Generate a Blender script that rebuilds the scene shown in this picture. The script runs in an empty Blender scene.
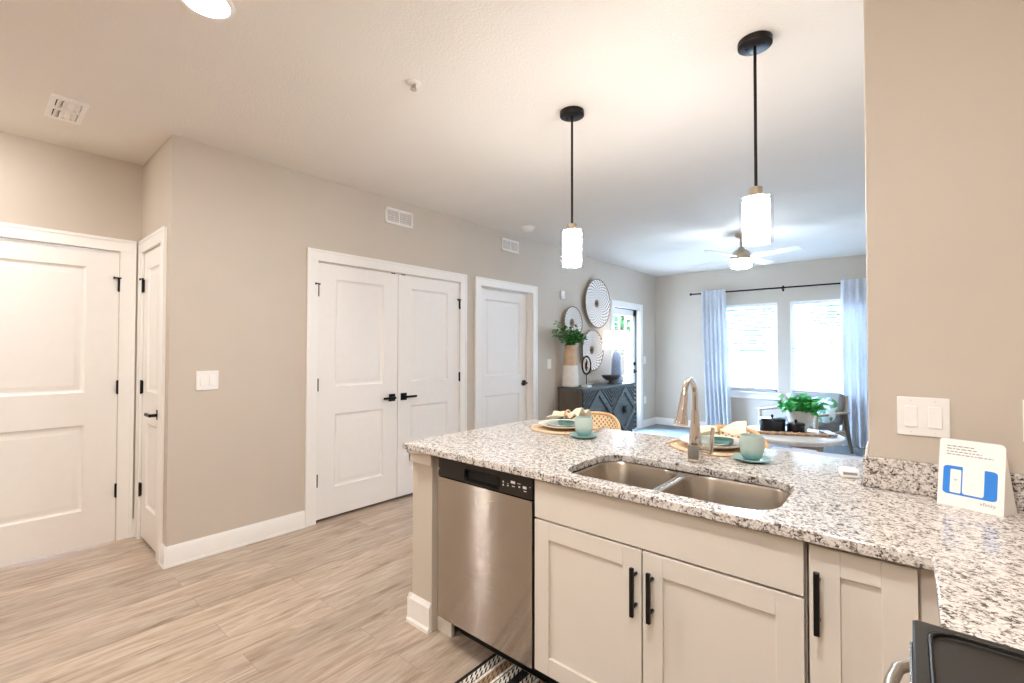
import bpy, bmesh, math, random
from mathutils import Vector, Matrix
from math import sin, cos, pi, radians, sqrt

random.seed(7)
S = bpy.context.scene
COL = S.collection

# ------------------------------------------------------------------ camera
cam_d = bpy.data.cameras.new('camera')
cam = bpy.data.objects.new('camera', cam_d)
COL.objects.link(cam)
yaw, pit, rol = radians(40.4674), radians(0.9897), radians(0.1123)
fw = Vector((-sin(yaw)*cos(pit), cos(yaw)*cos(pit), sin(pit)))
rt = Vector((cos(yaw), sin(yaw), 0))
up = rt.cross(fw)
rt, up = rt*cos(rol)+up*sin(rol), up*cos(rol)-rt*sin(rol)
mw = Matrix((rt, up, -fw)).transposed().to_4x4()
mw.translation = Vector((3.5492, -0.8185, 1.374))
cam.matrix_world = mw
cam_d.sensor_width = 36.0
cam_d.lens = 462.48/1024*36.0
cam_d.clip_start = 0.05
S.camera = cam

# ------------------------------------------------------------------ world, exposure
W = bpy.data.worlds.new('world')
S.world = W
W.use_nodes = True
bgn = W.node_tree.nodes['Background']
bgn.inputs['Color'].default_value = (0.55, 0.75, 1.0, 1)
bgn.inputs['Strength'].default_value = 7
sun_d = bpy.data.lights.new('sun', 'SUN')
sun_d.energy = 145.0; sun_d.angle = radians(110); sun_d.color = (0.42, 0.65, 1.0)
sun = bpy.data.objects.new('sun', sun_d); COL.objects.link(sun)
sun.rotation_euler = Vector((0.8, -0.36, -0.42)).to_track_quat('-Z', 'Y').to_euler()
S.view_settings.view_transform = 'Standard'
S.view_settings.look = 'None'
S.view_settings.gamma = 1
S.view_settings.use_curve_mapping = False
S.view_settings.exposure = 0.64
S.cycles.use_denoising = True
S.cycles.caustics_reflective = False
S.cycles.caustics_refractive = False
S.cycles.max_bounces = 10
S.cycles.diffuse_bounces = 6
S.cycles.transparent_max_bounces = 16
S.cycles.sample_clamp_indirect = 6

DOWN_E = 400.0       # recessed downlight lens emission
PEND_E = 72.0         # pendant diffuser emission
FAN_E = 88.0
LAMP_E = 3.0

# ------------------------------------------------------------------ materials
def lin(c):
    if isinstance(c, str):
        c = [int(c[i:i+2], 16)/255 for i in (0, 2, 4)]
        return tuple(x/12.92 if x <= .04045 else ((x+.055)/1.055)**2.4 for x in c)
    return tuple(c)

class NT:
    def __init__(s, name):
        s.m = bpy.data.materials.new(name); s.m.use_nodes = True
        s.t = s.m.node_tree; s.p = s.t.nodes['Principled BSDF']
        s.out = s.t.nodes['Material Output']
    def n(s, kind, **kw):
        x = s.t.nodes.new(kind)
        for k, v in kw.items():
            if k in x.inputs: x.inputs[k].default_value = v
            else: setattr(x, k, v)
        return x
    def l(s, a, ao, b, bi): s.t.links.new(a.outputs[ao], b.inputs[bi])
    def ramp(s, stops, interp='LINEAR'):
        r = s.n('ShaderNodeValToRGB'); cr = r.color_ramp; cr.interpolation = interp
        while len(cr.elements) < len(stops): cr.elements.new(0.5)
        for e, (p, c) in zip(cr.elements, stops):
            e.position = p; e.color = (*lin(c), 1)
        return r
    def coords(s, scale=(1, 1, 1), rot=(0, 0, 0)):
        tc = s.n('ShaderNodeTexCoord'); mp = s.n('ShaderNodeMapping')
        mp.inputs['Scale'].default_value = scale; mp.inputs['Rotation'].default_value = rot
        s.l(tc, 'Object', mp, 'Vector'); return mp

def mat(name, col, rough=.5, metal=0, var=.05, scale=18, bump=0, bscale=60, spec=.5, coat=0, emit=None, es=0, sheen=0, trans=0, alpha=None):
    """a principled material whose colour is broken up by noise"""
    k = NT(name); c = lin(col)
    mp = k.coords()
    nz = k.n('ShaderNodeTexNoise', Scale=scale, Detail=4.0)
    k.l(mp, 'Vector', nz, 'Vector')
    a = tuple(max(0, x*(1-var)) for x in c); b = tuple(min(1, x*(1+var)) for x in c)
    r = k.ramp([(.3, a), (.7, b)])
    k.l(nz, 'Fac', r, 'Fac'); k.l(r, 'Color', k.p, 'Base Color')
    k.p.inputs['Roughness'].default_value = rough
    k.p.inputs['Metallic'].default_value = metal
    k.p.inputs['Specular IOR Level'].default_value = spec
    k.p.inputs['Coat Weight'].default_value = coat
    k.p.inputs['Sheen Weight'].default_value = sheen
    if trans: k.p.inputs['Transmission Weight'].default_value = trans
    if emit:
        k.p.inputs['Emission Color'].default_value = (*lin(emit), 1)
        k.p.inputs['Emission Strength'].default_value = es
    if bump:
        n2 = k.n('ShaderNodeTexNoise', Scale=bscale, Detail=3.0); k.l(mp, 'Vector', n2, 'Vector')
        bp = k.n('ShaderNodeBump', Strength=bump, Distance=.01); k.l(n2, 'Fac', bp, 'Height'); k.l(bp, 'Normal', k.p, 'Normal')
    return k.m

def glass_mat(name, tint=(1, 1, 1), fac=.08, gain=.5):
    k = NT(name); k.t.nodes.remove(k.p)
    tr = k.n('ShaderNodeBsdfTransparent'); tr.inputs[0].default_value = (*tint, 1)
    gl = k.n('ShaderNodeBsdfGlossy', Roughness=.02)
    lw = k.n('ShaderNodeLayerWeight', Blend=.5)
    pw = k.n('ShaderNodeMath', operation='POWER'); pw.inputs[1].default_value = 4.0; k.l(lw, 'Facing', pw, 0)
    ml = k.n('ShaderNodeMath', operation='MULTIPLY_ADD'); ml.inputs[1].default_value = gain; ml.inputs[2].default_value = fac
    k.l(pw, 0, ml, 0)
    mx = k.n('ShaderNodeMixShader'); k.l(ml, 0, mx, 0); k.l(tr, 0, mx, 1); k.l(gl, 0, mx, 2); k.l(mx, 0, k.out, 'Surface')
    return k.m

def wood_floor():
    k = NT('plank_floor')
    mp = k.coords(rot=(0, 0, radians(90)))
    br = k.n('ShaderNodeTexBrick', Scale=1.0)
    br.offset = .37; br.offset_frequency = 2
    br.inputs['Brick Width'].default_value = 1.22; br.inputs['Row Height'].default_value = .18
    br.inputs['Mortar Size'].default_value = .0012; br.inputs['Mortar Smooth'].default_value = .3
    br.inputs['Color1'].default_value = (0, 0, 0, 1); br.inputs['Color2'].default_value = (1, 1, 1, 1); br.inputs['Mortar'].default_value = (.5, .5, .5, 1)
    k.l(mp, 'Vector', br, 'Vector')
    # grain: stretched along the plank, shifted plank by plank
    sh = k.n('ShaderNodeVectorMath', operation='MULTIPLY_ADD'); sh.inputs[1].default_value = (7, 3, 5)
    k.l(br, 'Color', sh, 0); k.l(mp, 'Vector', sh, 2)
    m2 = k.n('ShaderNodeMapping'); m2.inputs['Scale'].default_value = (1.0, 7.5, 1); k.l(sh, 0, m2, 'Vector')
    g = k.n('ShaderNodeTexNoise', Scale=2.6, Detail=9.0, Roughness=.66, Distortion=1.3); k.l(m2, 'Vector', g, 'Vector')
    r = k.ramp([(.30, '8a7460'), (.42, 'ad9782'), (.55, 'bfac99'), (.66, 'cbbba9'), (.78, 'd9ccbc')])
    k.l(g, 'Fac', r, 'Fac')
    tone = k.ramp([(0, (.82, .82, .82)), (1, (1.0, 1.0, 1.0))]); k.l(br, 'Color', tone, 'Fac')
    mu = k.n('ShaderNodeMix', data_type='RGBA', blend_type='MULTIPLY'); mu.inputs[0].default_value = 1
    k.l(r, 'Color', mu, 6); k.l(tone, 'Color', mu, 7)
    mo = k.n('ShaderNodeMix', data_type='RGBA'); mo.inputs[7].default_value = (*lin('95816d'), 1)
    k.l(br, 'Fac', mo, 0); k.l(mu, 2, mo, 6)
    k.l(mo, 2, k.p, 'Base Color')
    k.p.inputs['Roughness'].default_value = .38
    bp = k.n('ShaderNodeBump', Strength=.08, Distance=.01); k.l(g, 'Fac', bp, 'Height'); k.l(bp, 'Normal', k.p, 'Normal')
    return k.m

def granite(name='speckled_granite'):
    k = NT(name)
    mp = k.coords()
    dn = k.n('ShaderNodeTexNoise', Scale=70.0, Detail=2.0); k.l(mp, 'Vector', dn, 'Vector')
    ad = k.n('ShaderNodeVectorMath', operation='MULTIPLY_ADD'); ad.inputs[1].default_value = (.012, .012, .012)
    k.l(dn, 'Color', ad, 0); k.l(mp, 'Vector', ad, 2)
    v = k.n('ShaderNodeTexVoronoi', Scale=205.0); k.l(ad, 0, v, 'Vector')
    sp = k.n('ShaderNodeSeparateColor'); k.l(v, 'Color', sp, 0)
    big = k.n('ShaderNodeTexNoise', Scale=48.0, Detail=3.0); k.l(mp, 'Vector', big, 'Vector')
    mm = k.n('ShaderNodeMath', operation='MULTIPLY_ADD'); mm.inputs[1].default_value = 1.7; mm.inputs[2].default_value = -.85
    k.l(big, 'Fac', mm, 0)
    s2 = k.n('ShaderNodeMath', operation='ADD'); k.l(sp, 0, s2, 0); k.l(mm, 0, s2, 1)
    r = k.ramp([(0, '4c453f'), (.08, '746b64'), (.2, '989089'), (.36, 'b4aba4'), (.54, 'cac2bb'), (.74, 'dad3cc')])
    k.l(s2, 0, r, 'Fac'); k.l(r, 'Color', k.p, 'Base Color')
    k.p.inputs['Roughness'].default_value = .12
    k.p.inputs['Specular IOR Level'].default_value = .46
    return k.m

def steel_brushed():
    k = NT('brushed_stainless')
    mp = k.coords(scale=(1.5, 1.5, 260))
    n = k.n('ShaderNodeTexNoise', Scale=2.0, Detail=3.0); k.l(mp, 'Vector', n, 'Vector')
    r = k.ramp([(.3, 'b3aaa0'), (.7, 'c2b9af')]); k.l(n, 'Fac', r, 'Fac'); k.l(r, 'Color', k.p, 'Base Color')
    k.p.inputs['Metallic'].default_value = 1; k.p.inputs['Roughness'].default_value = .2
    k.p.inputs['Anisotropic'].default_value = 1.0
    t = k.n('ShaderNodeCombineXYZ'); t.inputs[2].default_value = 1.0; k.l(t, 0, k.p, 'Tangent')
    # the horizontal brush marks tip the surface up and down, so lights smear into upright streaks
    m2 = k.coords(scale=(40, 40, 9000)); offs = []
    for sd in (0.0, 7.3):
        ad = k.n('ShaderNodeVectorMath', operation='ADD'); ad.inputs[1].default_value = (sd, sd, sd); k.l(m2, 'Vector', ad, 0)
        w = k.n('ShaderNodeTexWhiteNoise'); k.l(ad, 0, w, 'Vector'); offs.append(w)
    su = k.n('ShaderNodeMath', operation='ADD'); k.l(offs[0], 0, su, 0); k.l(offs[1], 0, su, 1)
    sc = k.n('ShaderNodeMath', operation='MULTIPLY_ADD'); sc.inputs[1].default_value = 1.1; sc.inputs[2].default_value = -1.1; k.l(su, 0, sc, 0)
    cz = k.n('ShaderNodeCombineXYZ'); k.l(sc, 0, cz, 2)
    ge = k.n('ShaderNodeNewGeometry'); av = k.n('ShaderNodeVectorMath', operation='ADD'); k.l(ge, 'Normal', av, 0); k.l(cz, 0, av, 1)
    nn = k.n('ShaderNodeVectorMath', operation='NORMALIZE'); k.l(av, 0, nn, 0); k.l(nn, 0, k.p, 'Normal')
    return k.m

def basket_mat():
    """whitewashed woven disc: rings of dark gaps between the woven strands; the disc faces local +X"""
    k = NT('whitewashed_weave')
    tc = k.n('ShaderNodeTexCoord'); sx = k.n('ShaderNodeSeparateXYZ'); k.l(tc, 'Object', sx, 0)
    y2 = k.n('ShaderNodeMath', operation='MULTIPLY'); k.l(sx, 1, y2, 0); k.l(sx, 1, y2, 1)
    r2 = k.n('ShaderNodeMath', operation='MULTIPLY_ADD'); k.l(sx, 2, r2, 0); k.l(sx, 2, r2, 1); k.l(y2, 0, r2, 2)
    rr = k.n('ShaderNodeMath', operation='SQRT'); k.l(r2, 0, rr, 0)
    an = k.n('ShaderNodeMath', operation='ARCTAN2'); k.l(sx, 2, an, 0); k.l(sx, 1, an, 1)
    fr = k.n('ShaderNodeMath', operation='MULTIPLY'); k.l(rr, 0, fr, 0); fr.inputs[1].default_value = 120.0
    s1 = k.n('ShaderNodeMath', operation='SINE'); k.l(fr, 0, s1, 0)
    aa = k.n('ShaderNodeMath', operation='MULTIPLY_ADD'); k.l(an, 0, aa, 0); aa.inputs[1].default_value = 26.0
    tw = k.n('ShaderNodeMath', operation='MULTIPLY'); k.l(rr, 0, tw, 0); tw.inputs[1].default_value = 12.0; k.l(tw, 0, aa, 2)
    s2 = k.n('ShaderNodeMath', operation='SINE'); k.l(aa, 0, s2, 0)
    pr = k.n('ShaderNodeMath', operation='MULTIPLY'); k.l(s1, 0, pr, 0); k.l(s2, 0, pr, 1)
    ramp = k.ramp([(.5, 'f2eae4'), (.66, '5f534b')]); 
    ma = k.n('ShaderNodeMath', operation='MULTIPLY_ADD'); k.l(pr, 0, ma, 0); ma.inputs[1].default_value = .5; ma.inputs[2].default_value = .45
    k.l(ma, 0, ramp, 'Fac')
    cen = k.ramp([(0.0, '9d8064'), (.12, 'b89b7c'), (.16, (1, 1, 1))], 'CONSTANT'); 
    cs = k.n('ShaderNodeMath', operation='MULTIPLY'); k.l(rr, 0, cs, 0); cs.inputs[1].default_value = 2.6
    k.l(cs, 0, cen, 'Fac')
    mu = k.n('ShaderNodeMix', data_type='RGBA', blend_type='MULTIPLY'); mu.inputs[0].default_value = 1
    k.l(ramp, 'Color', mu, 6); k.l(cen, 'Color', mu, 7); k.l(mu, 2, k.p, 'Base Color')
    k.p.inputs['Roughness'].default_value = .8
    return k.m

def cane_mat():
    k = NT('woven_cane')
    mp = k.coords(scale=(1, 1, 1))
    sx = k.n('ShaderNodeSeparateXYZ'); k.l(mp, 'Vector', sx, 0)
    def wv(i):
        m = k.n('ShaderNodeMath', operation='MULTIPLY'); k.l(sx, i, m, 0); m.inputs[1].default_value = 190.0
        s = k.n('ShaderNodeMath', operation='SINE'); k.l(m, 0, s, 0); return s
    a, b = wv(0), wv(2)
    p = k.n('ShaderNodeMath', operation='MULTIPLY'); k.l(a, 0, p, 0); k.l(b, 0, p, 1)
    r = k.ramp([(.2, 'ecd2ad'), (.55, '8c673f')]); k.l(p, 0, r, 'Fac'); k.l(r, 'Color', k.p, 'Base Color')
    k.p.inputs['Roughness'].default_value = .6
    return k.m

def rug_mat():
    """stripes along y: black border, bands of black and white chain, tan braid; stripe position from x"""
    k = NT('striped_woven_rug')
    tc = k.n('ShaderNodeTexCoord'); sx = k.n('ShaderNodeSeparateXYZ'); k.l(tc, 'Object', sx, 0)
    fx = k.n('ShaderNodeMath', operation='MULTIPLY'); k.l(sx, 0, fx, 0); fx.inputs[1].default_value = 1/.185
    fr = k.n('ShaderNodeMath', operation='FRACT'); k.l(fx, 0, fr, 0)
    band = k.ramp([(0, '161311'), (.10, 'e9e0d3'), (.29, '161311'), (.31, 'f0e8dc'), (.38, 'a5866a'), (.60, 'f0e8dc'), (.66, '161311'), (.68, 'e9e0d3'), (.88, '161311')], 'CONSTANT')
    k.l(fr, 0, band, 'Fac')
    kind = k.ramp([(0, (0, 0, 0)), (.10, (1, 1, 1)), (.31, (0, 0, 0)), (.38, (.7, .7, .7)), (.60, (0, 0, 0)), (.68, (1, 1, 1)), (.88, (0, 0, 0))], 'CONSTANT')
    k.l(fr, 0, kind, 'Fac')
    wx = k.n('ShaderNodeMath', operation='MULTIPLY'); k.l(sx, 0, wx, 0); wx.inputs[1].default_value = 340.0
    wy = k.n('ShaderNodeMath', operation='MULTIPLY_ADD'); k.l(sx, 1, wy, 0); wy.inputs[1].default_value = 230.0; k.l(wx, 0, wy, 2)
    s1 = k.n('ShaderNodeMath', operation='SINE'); k.l(wy, 0, s1, 0)
    wz = k.n('ShaderNodeMath', operation='MULTIPLY'); k.l(sx, 0, wz, 0); wz.inputs[1].default_value = 170.0
    s2 = k.n('ShaderNodeMath', operation='SINE'); k.l(wz, 0, s2, 0)
    pr = k.n('ShaderNodeMath', operation='MULTIPLY'); k.l(s1, 0, pr, 0); k.l(s2, 0, pr, 1)
    gt = k.n('ShaderNodeMath', operation='GREATER_THAN'); k.l(pr, 0, gt, 0); gt.inputs[1].default_value = .22
    ml = k.n('ShaderNodeMath', operation='MULTIPLY'); k.l(gt, 0, ml, 0); k.l(kind, 'Color', ml, 1)
    mx = k.n('ShaderNodeMix', data_type='RGBA'); k.l(ml, 0, mx, 0); k.l(band, 'Color', mx, 6); mx.inputs[7].default_value = (*lin('1a1613'), 1)
    k.l(mx, 2, k.p, 'Base Color'); k.p.inputs['Roughness'].default_value = .9
    bp = k.n('ShaderNodeBump', Strength=.5, Distance=.006); k.l(pr, 0, bp, 'Height'); k.l(bp, 'Normal', k.p, 'Normal')
    return k.m

def glaze_mat(name, top, low, z0, z1):
    """stoneware glaze that pools darker at the foot of the cup"""
    k = NT(name); tc = k.n('ShaderNodeTexCoord'); sx = k.n('ShaderNodeSeparateXYZ'); k.l(tc, 'Object', sx, 0)
    nz = k.n('ShaderNodeTexNoise', Scale=60.0); k.l(tc, 'Object', nz, 'Vector')
    mr = k.n('ShaderNodeMapRange'); mr.inputs[1].default_value = z0; mr.inputs[2].default_value = z1; k.l(sx, 2, mr, 0)
    ad = k.n('ShaderNodeMath', operation='MULTIPLY_ADD'); k.l(nz, 'Fac', ad, 0); ad.inputs[1].default_value = .25; k.l(mr, 0, ad, 2)
    r = k.ramp([(.2, low), (.75, top)]); k.l(ad, 0, r, 'Fac'); k.l(r, 'Color', k.p, 'Base Color')
    k.p.inputs['Roughness'].default_value = .35
    return k.m

def wood_mat(name, c1, c2, axis=0, rough=.5, sc=6):
    k = NT(name); s = [30, 30, 30]; s[axis] = 2
    mp = k.coords(scale=tuple(s))
    n = k.n('ShaderNodeTexNoise', Scale=sc*.25, Detail=6.0, Distortion=.4); k.l(mp, 'Vector', n, 'Vector')
    r = k.ramp([(.3, c1), (.7, c2)]); k.l(n, 'Fac', r, 'Fac'); k.l(r, 'Color', k.p, 'Base Color')
    k.p.inputs['Roughness'].default_value = rough
    return k.m

def leaf_mat(name, c1, c2):
    k = NT(name); tc = k.n('ShaderNodeTexCoord')
    n = k.n('ShaderNodeTexNoise', Scale=14.0, Detail=2.0); k.l(tc, 'Object', n, 'Vector')
    r = k.ramp([(.3, c1), (.7, c2)]); k.l(n, 'Fac', r, 'Fac'); k.l(r, 'Color', k.p, 'Base Color')
    k.p.inputs['Roughness'].default_value = .45
    k.p.inputs['Subsurface Weight'].default_value = 0
    return k.m

def pillow_mat():
    k = NT('leaf_print_cotton'); tc = k.n('ShaderNodeTexCoord')
    v = k.n('ShaderNodeTexVoronoi', Scale=20.0); k.l(tc, 'Object', v, 'Vector')
    sp = k.n('ShaderNodeSeparateColor'); k.l(v, 'Color', sp, 0)
    r = k.ramp([(0, 'dfe6e2'), (.4, '5f9f74'), (.6, 'e8ece8'), (.78, '7fb0b8'), (.9, 'dfe6e2')], 'CONSTANT'); k.l(sp, 0, r, 'Fac')
    k.l(r, 'Color', k.p, 'Base Color'); k.p.inputs['Roughness'].default_value = .9
    return k.m

def curtain_mat():
    k = NT('pale_blue_curtain_cloth'); tc = k.n('ShaderNodeTexCoord')
    n = k.n('ShaderNodeTexNoise', Scale=30.0); k.l(tc, 'Object', n, 'Vector')
    r = k.ramp([(.3, 'dcdee3'), (.7, 'e6e8ec')]); k.l(n, 'Fac', r, 'Fac'); k.l(r, 'Color', k.p, 'Base Color')
    k.p.inputs['Roughness'].default_value = .9
    tl = k.n('ShaderNodeBsdfTranslucent'); tl.inputs[0].default_value = (*lin('dcdee4'), 1)
    mx = k.n('ShaderNodeMixShader'); mx.inputs[0].default_value = .3
    k.l(k.p, 0, mx, 1); k.l(tl, 0, mx, 2); k.l(mx, 0, k.out, 'Surface')
    return k.m

M = dict(
    wall=mat('greige_wall_paint', 'c7bbad', .7, var=.015, scale=3, bump=.04, bscale=180),
    ceil=mat('ceiling_paint', 'e9e2da', .85, var=.01, scale=3, bump=.3, bscale=95),
    trim=mat('white_trim_paint', 'f1ede8', .35, var=.01),
    door=mat('white_door_paint', 'efeae5', .38, var=.01),
    dark=mat('shadow_gap', '1a1816', .8),
    black=mat('matte_black_metal', '151414', .38, .6, var=.1),
    bronze=mat('dark_bronze', '241f1b', .4, .7),
    cab=mat('light_greige_cabinet_paint', 'd8cfc4', .42, var=.012, scale=4),
    cabin=mat('cabinet_carcass', 'b9aea2', .6),
    plate=mat('white_plastic', 'f2eeea', .3, var=.01),
    grille=mat('white_grille', 'e6e1dc', .5),
    grilleback=mat('grey_grille_filter', 'b9b5b0', .8),
    floor=wood_floor(), granite=granite(), steel=steel_brushed(),
    sinksteel=mat('satin_sink_steel', 'b8aea2', .27, 1, var=.06, scale=5),
    nickel=mat('brushed_nickel', 'c9bdb0', .22, 1, var=.05),
    fannickel=mat('fan_nickel', 'bfb09c', .3, 1),
    chrome=mat('polished_nickel', 'd8cfc5', .1, 1, var=.02),
    blackgloss=mat('black_control_plastic', '1c1916', .3, 0),
    blackglass=mat('black_ceramic_glass', '1d1a16', .42, 0, spec=.4),
    glass=glass_mat('window_glass'), cleargl=glass_mat('clear_shade_glass', (1, 1, 1), .03, .3),
    opal=mat('lit_opal_glass', 'ffffff', .4, emit=(1, .975, .94), es=PEND_E),
    fanlens=mat('lit_fan_lens', 'ffffff', .4, emit=(.74, .87, 1), es=FAN_E),
    lampshade=mat('lit_linen_shade', 'f6f2ee', .8, emit=(.95, .96, 1), es=.9),
    basket=basket_mat(), cane=cane_mat(), rug=rug_mat(),
    rattan=mat('rattan_rim', 'd3a878', .55),
    woven=mat('woven_seagrass', 'e2c6a6', .8, var=.25, scale=90, bump=.6, bscale=160),
    cup=glaze_mat('seafoam_cup_glaze', 'b6c6be', '6fa3a6', 0.0, .08),
    saucer=mat('teal_saucer_glaze', '8db0ad', .3, var=.08),
    platecream=mat('cream_stoneware', 'd6cfc2', .4, var=.06), platerim=mat('grey_green_stoneware', 'b3bdb6', .35, var=.06),
    tealbowl=mat('teal_bowl_glaze', '6f9f9f', .3, var=.1),
    napkin=mat('cream_linen', 'eadcc6', .9, var=.06, bump=.2, bscale=300),
    gold=mat('brushed_gold', 'b89a5c', .3, 1),
    curtain=curtain_mat(), blind=mat('white_blind_slat', 'f3f3f3', .5),
    vinyl=mat('white_window_vinyl', 'f4f4f4', .35),
    side=wood_mat('charcoal_blue_wood', '3f4748', '5c6566', 1, .55), sideend=wood_mat('brown_grey_wood', '4e463e', '62584e', 2, .5),
    vasetop=mat('tan_clay', 'd0b090', .8, var=.12, bump=.2), vaselow=mat('cream_clay', 'e9e1d6', .7, bump=.15),
    lampbody=mat('slate_blue_ceramic', '8494ad', .35, var=.15, scale=30),
    iron=mat('dark_iron', '2b2725', .5, .5), whitewash=mat('white_marble', 'ece8e4', .4),
    bowl=mat('dark_brown_bowl', '4a4240', .5, var=.15),
    leafdark=leaf_mat('eucalyptus_leaf', '1f5a22', '4d9440'), leafbright=leaf_mat('bright_green_leaf', '1f8f3a', '57c763'),
    stem=mat('plant_stem', '5b5a34', .7), pot=mat('cream_speckled_pot', 'd8cfc2', .6, var=.06),
    soil=mat('potting_soil', '3a2c22', .95, var=.3),
    tablewood=wood_mat('whitewashed_table_wood', 'd6c9bd', 'e6dcd2', 0, .45), tableleg=wood_mat('tan_table_leg', 'a78c76', 'bda28b', 2, .5),
    canister=mat('black_canister', '16171a', .35), canlid=mat('blue_black_lid', '20242c', .18),
    bead=mat('wooden_bead', 'd0ac86', .6, var=.15), traywood=wood_mat('brown_tray_wood', '6b4d3a', '86644d', 0, .55),
    chairwood=wood_mat('pale_oak_frame', 'b39f88', 'cdbba5', 0, .5), chairleg=wood_mat('grey_oak_leg', '6f6555', '857a68', 2, .5),
    greycloth=mat('grey_upholstery', '8d8a86', .95, var=.08, scale=200, bump=.2, bscale=400),
    sofa=mat('pale_grey_upholstery', 'd3d8e2', .9, var=.04, scale=120, bump=.2, bscale=300),
    pillow=pillow_mat(), bluecard=mat('blue_card_ink', '2b82dd', .4, var=.01), card=mat('white_card', 'f6f2ee', .5, var=.01),
    grey=mat('grey_ink', '9a938d', .6), pinkink=mat('violet_ink', '8f86c8', .6),
    device=mat('white_device_plastic', 'f3f1ee', .3), screen=mat('grey_device_screen', '8c8783', .2),
    bark=mat('tree_bark', '5c4a3a', .9, var=.2), treeleaf=leaf_mat('tree_leaf', '234f1e', '4c8039'),
    carpet=mat('grey_carpet', '7e8386', .95, var=.12, scale=260, bump=.4, bscale=500),
    ground=mat('pale_concrete', 'd8d5cf', .9, var=.08, scale=4), steelhandle=mat('range_handle_steel', 'd0c8be', .25, 1),
)

# ------------------------------------------------------------------ mesh builder
class B:
    def __init__(s): s.bm = bmesh.new()
    def v(s, p): return s.bm.verts.new(p)
    def f(s, vs):
        try: return s.bm.faces.new(vs)
        except ValueError: return None
    def quad(s, *ps): return s.f([s.v(p) for p in ps])
    def box(s, x0, x1, y0, y1, z0, z1, m=None):
        P = [(x, y, z) for z in (z0, z1) for y in (y0, y1) for x in (x0, x1)]
        if m: P = [m(*p) for p in P]
        V = [s.v(p) for p in P]
        for q in ((0, 2, 3, 1), (4, 5, 7, 6), (0, 1, 5, 4), (2, 6, 7, 3), (0, 4, 6, 2), (1, 3, 7, 5)): s.f([V[i] for i in q])
        return s
    def rings(s, rings, closed=True, cap0=True, cap1=True):
        V = [[s.v(p) for p in r] for r in rings]
        n = len(V[0])
        for a, b in zip(V, V[1:]):
            for i in range(n if closed else n-1):
                j = (i+1) % n
                s.f([a[i], a[j], b[j], b[i]])
        if cap0: s.f(list(reversed(V[0])))
        if cap1: s.f(V[-1])
        return s
    def lathe(s, prof, c=(0, 0, 0), n=32, axis='z', cap0=True, cap1=True):
        R = []
        for r, h in prof:
            r = max(r, 1e-5); ring = []
            for i in range(n):
                a = 2*pi*i/n; u, w = r*cos(a), r*sin(a)
                p = {'z': (u, w, h), 'x': (h, u, w), 'y': (u, h, w)}[axis]
                ring.append((c[0]+p[0], c[1]+p[1], c[2]+p[2]))
            R.append(ring)
        return s.rings(R, True, cap0, cap1)
    def tube(s, pts, r, n=10, close=False):
        pts = [Vector(p) for p in pts]; k = len(pts)
        rs = r if isinstance(r, (list, tuple)) else [r]*k
        T = []
        for i in range(k):
            a = pts[i-1] if i > 0 else (pts[-1] if close else pts[0]); b = pts[i+1] if i < k-1 else (pts[0] if close else pts[-1])
            T.append((b-a).normalized())
        ref = Vector((0, 0, 1)) if abs(T[0].z) < .9 else Vector((1, 0, 0))
        nrm = T[0].cross(ref).normalized(); R = []
        for i in range(k):
            nrm = (nrm - T[i]*nrm.dot(T[i])).normalized(); bn = T[i].cross(nrm)
            R.append([tuple(pts[i]+(nrm*cos(2*pi*j/n)+bn*sin(2*pi*j/n))*rs[i]) for j in range(n)])
        if close:
            R.append(R[0]); return s.rings(R, True, False, False)
        return s.rings(R)
    def cyl(s, p0, p1, r0, r1=None, n=20): return s.tube([p0, p1], [r0, r0 if r1 is None else r1], n)
    def prism(s, poly, w0, w1, m):
        return s.rings([[m(u, v, w0) for u, v in poly], [m(u, v, w1) for u, v in poly]])
    def ball(s, c, rx, ry=None, rz=None, n=16, k=10):
        ry = ry or rx; rz = rz or rx; R = []
        for i in range(k+1):
            t = pi*i/k; r = max(sin(t), 1e-4)
            R.append([(c[0]+rx*r*cos(2*pi*j/n), c[1]+ry*r*sin(2*pi*j/n), c[2]-rz*cos(t)) for j in range(n)])
        return s.rings(R)
    def slab(s, fn, nu, nv, th):
        """a cloth-like sheet: fn(u,v)->point, given thickness along its normal"""
        P = [[Vector(fn(i/nu, j/nv)) for i in range(nu+1)] for j in range(nv+1)]
        def nor(i, j):
            a = P[j][min(i+1, nu)]-P[j][max(i-1, 0)]; b = P[min(j+1, nv)][i]-P[max(j-1, 0)][i]
            c = a.cross(b); return c.normalized() if c.length > 1e-9 else Vector((0, 0, 1))
        N = [[nor(i, j) for i in range(nu+1)] for j in range(nv+1)]
        A = [[s.v(P[j][i]+N[j][i]*th/2) for i in range(nu+1)] for j in range(nv+1)]
        C = [[s.v(P[j][i]-N[j][i]*th/2) for i in range(nu+1)] for j in range(nv+1)]
        for j in range(nv):
            for i in range(nu):
                s.f([A[j][i], A[j][i+1], A[j+1][i+1], A[j+1][i]]); s.f([C[j][i], C[j+1][i], C[j+1][i+1], C[j][i+1]])
        for i in range(nu):
            s.f([A[0][i], C[0][i], C[0][i+1], A[0][i+1]]); s.f([A[nv][i], A[nv][i+1], C[nv][i+1], C[nv][i]])
        for j in range(nv):
            s.f([A[j][0], A[j+1][0], C[j+1][0], C[j][0]]); s.f([A[j][nu], C[j][nu], C[j+1][nu], A[j+1][nu]])
        return s

def top_root(o):
    while o.parent: o = o.parent
    return o

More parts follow.
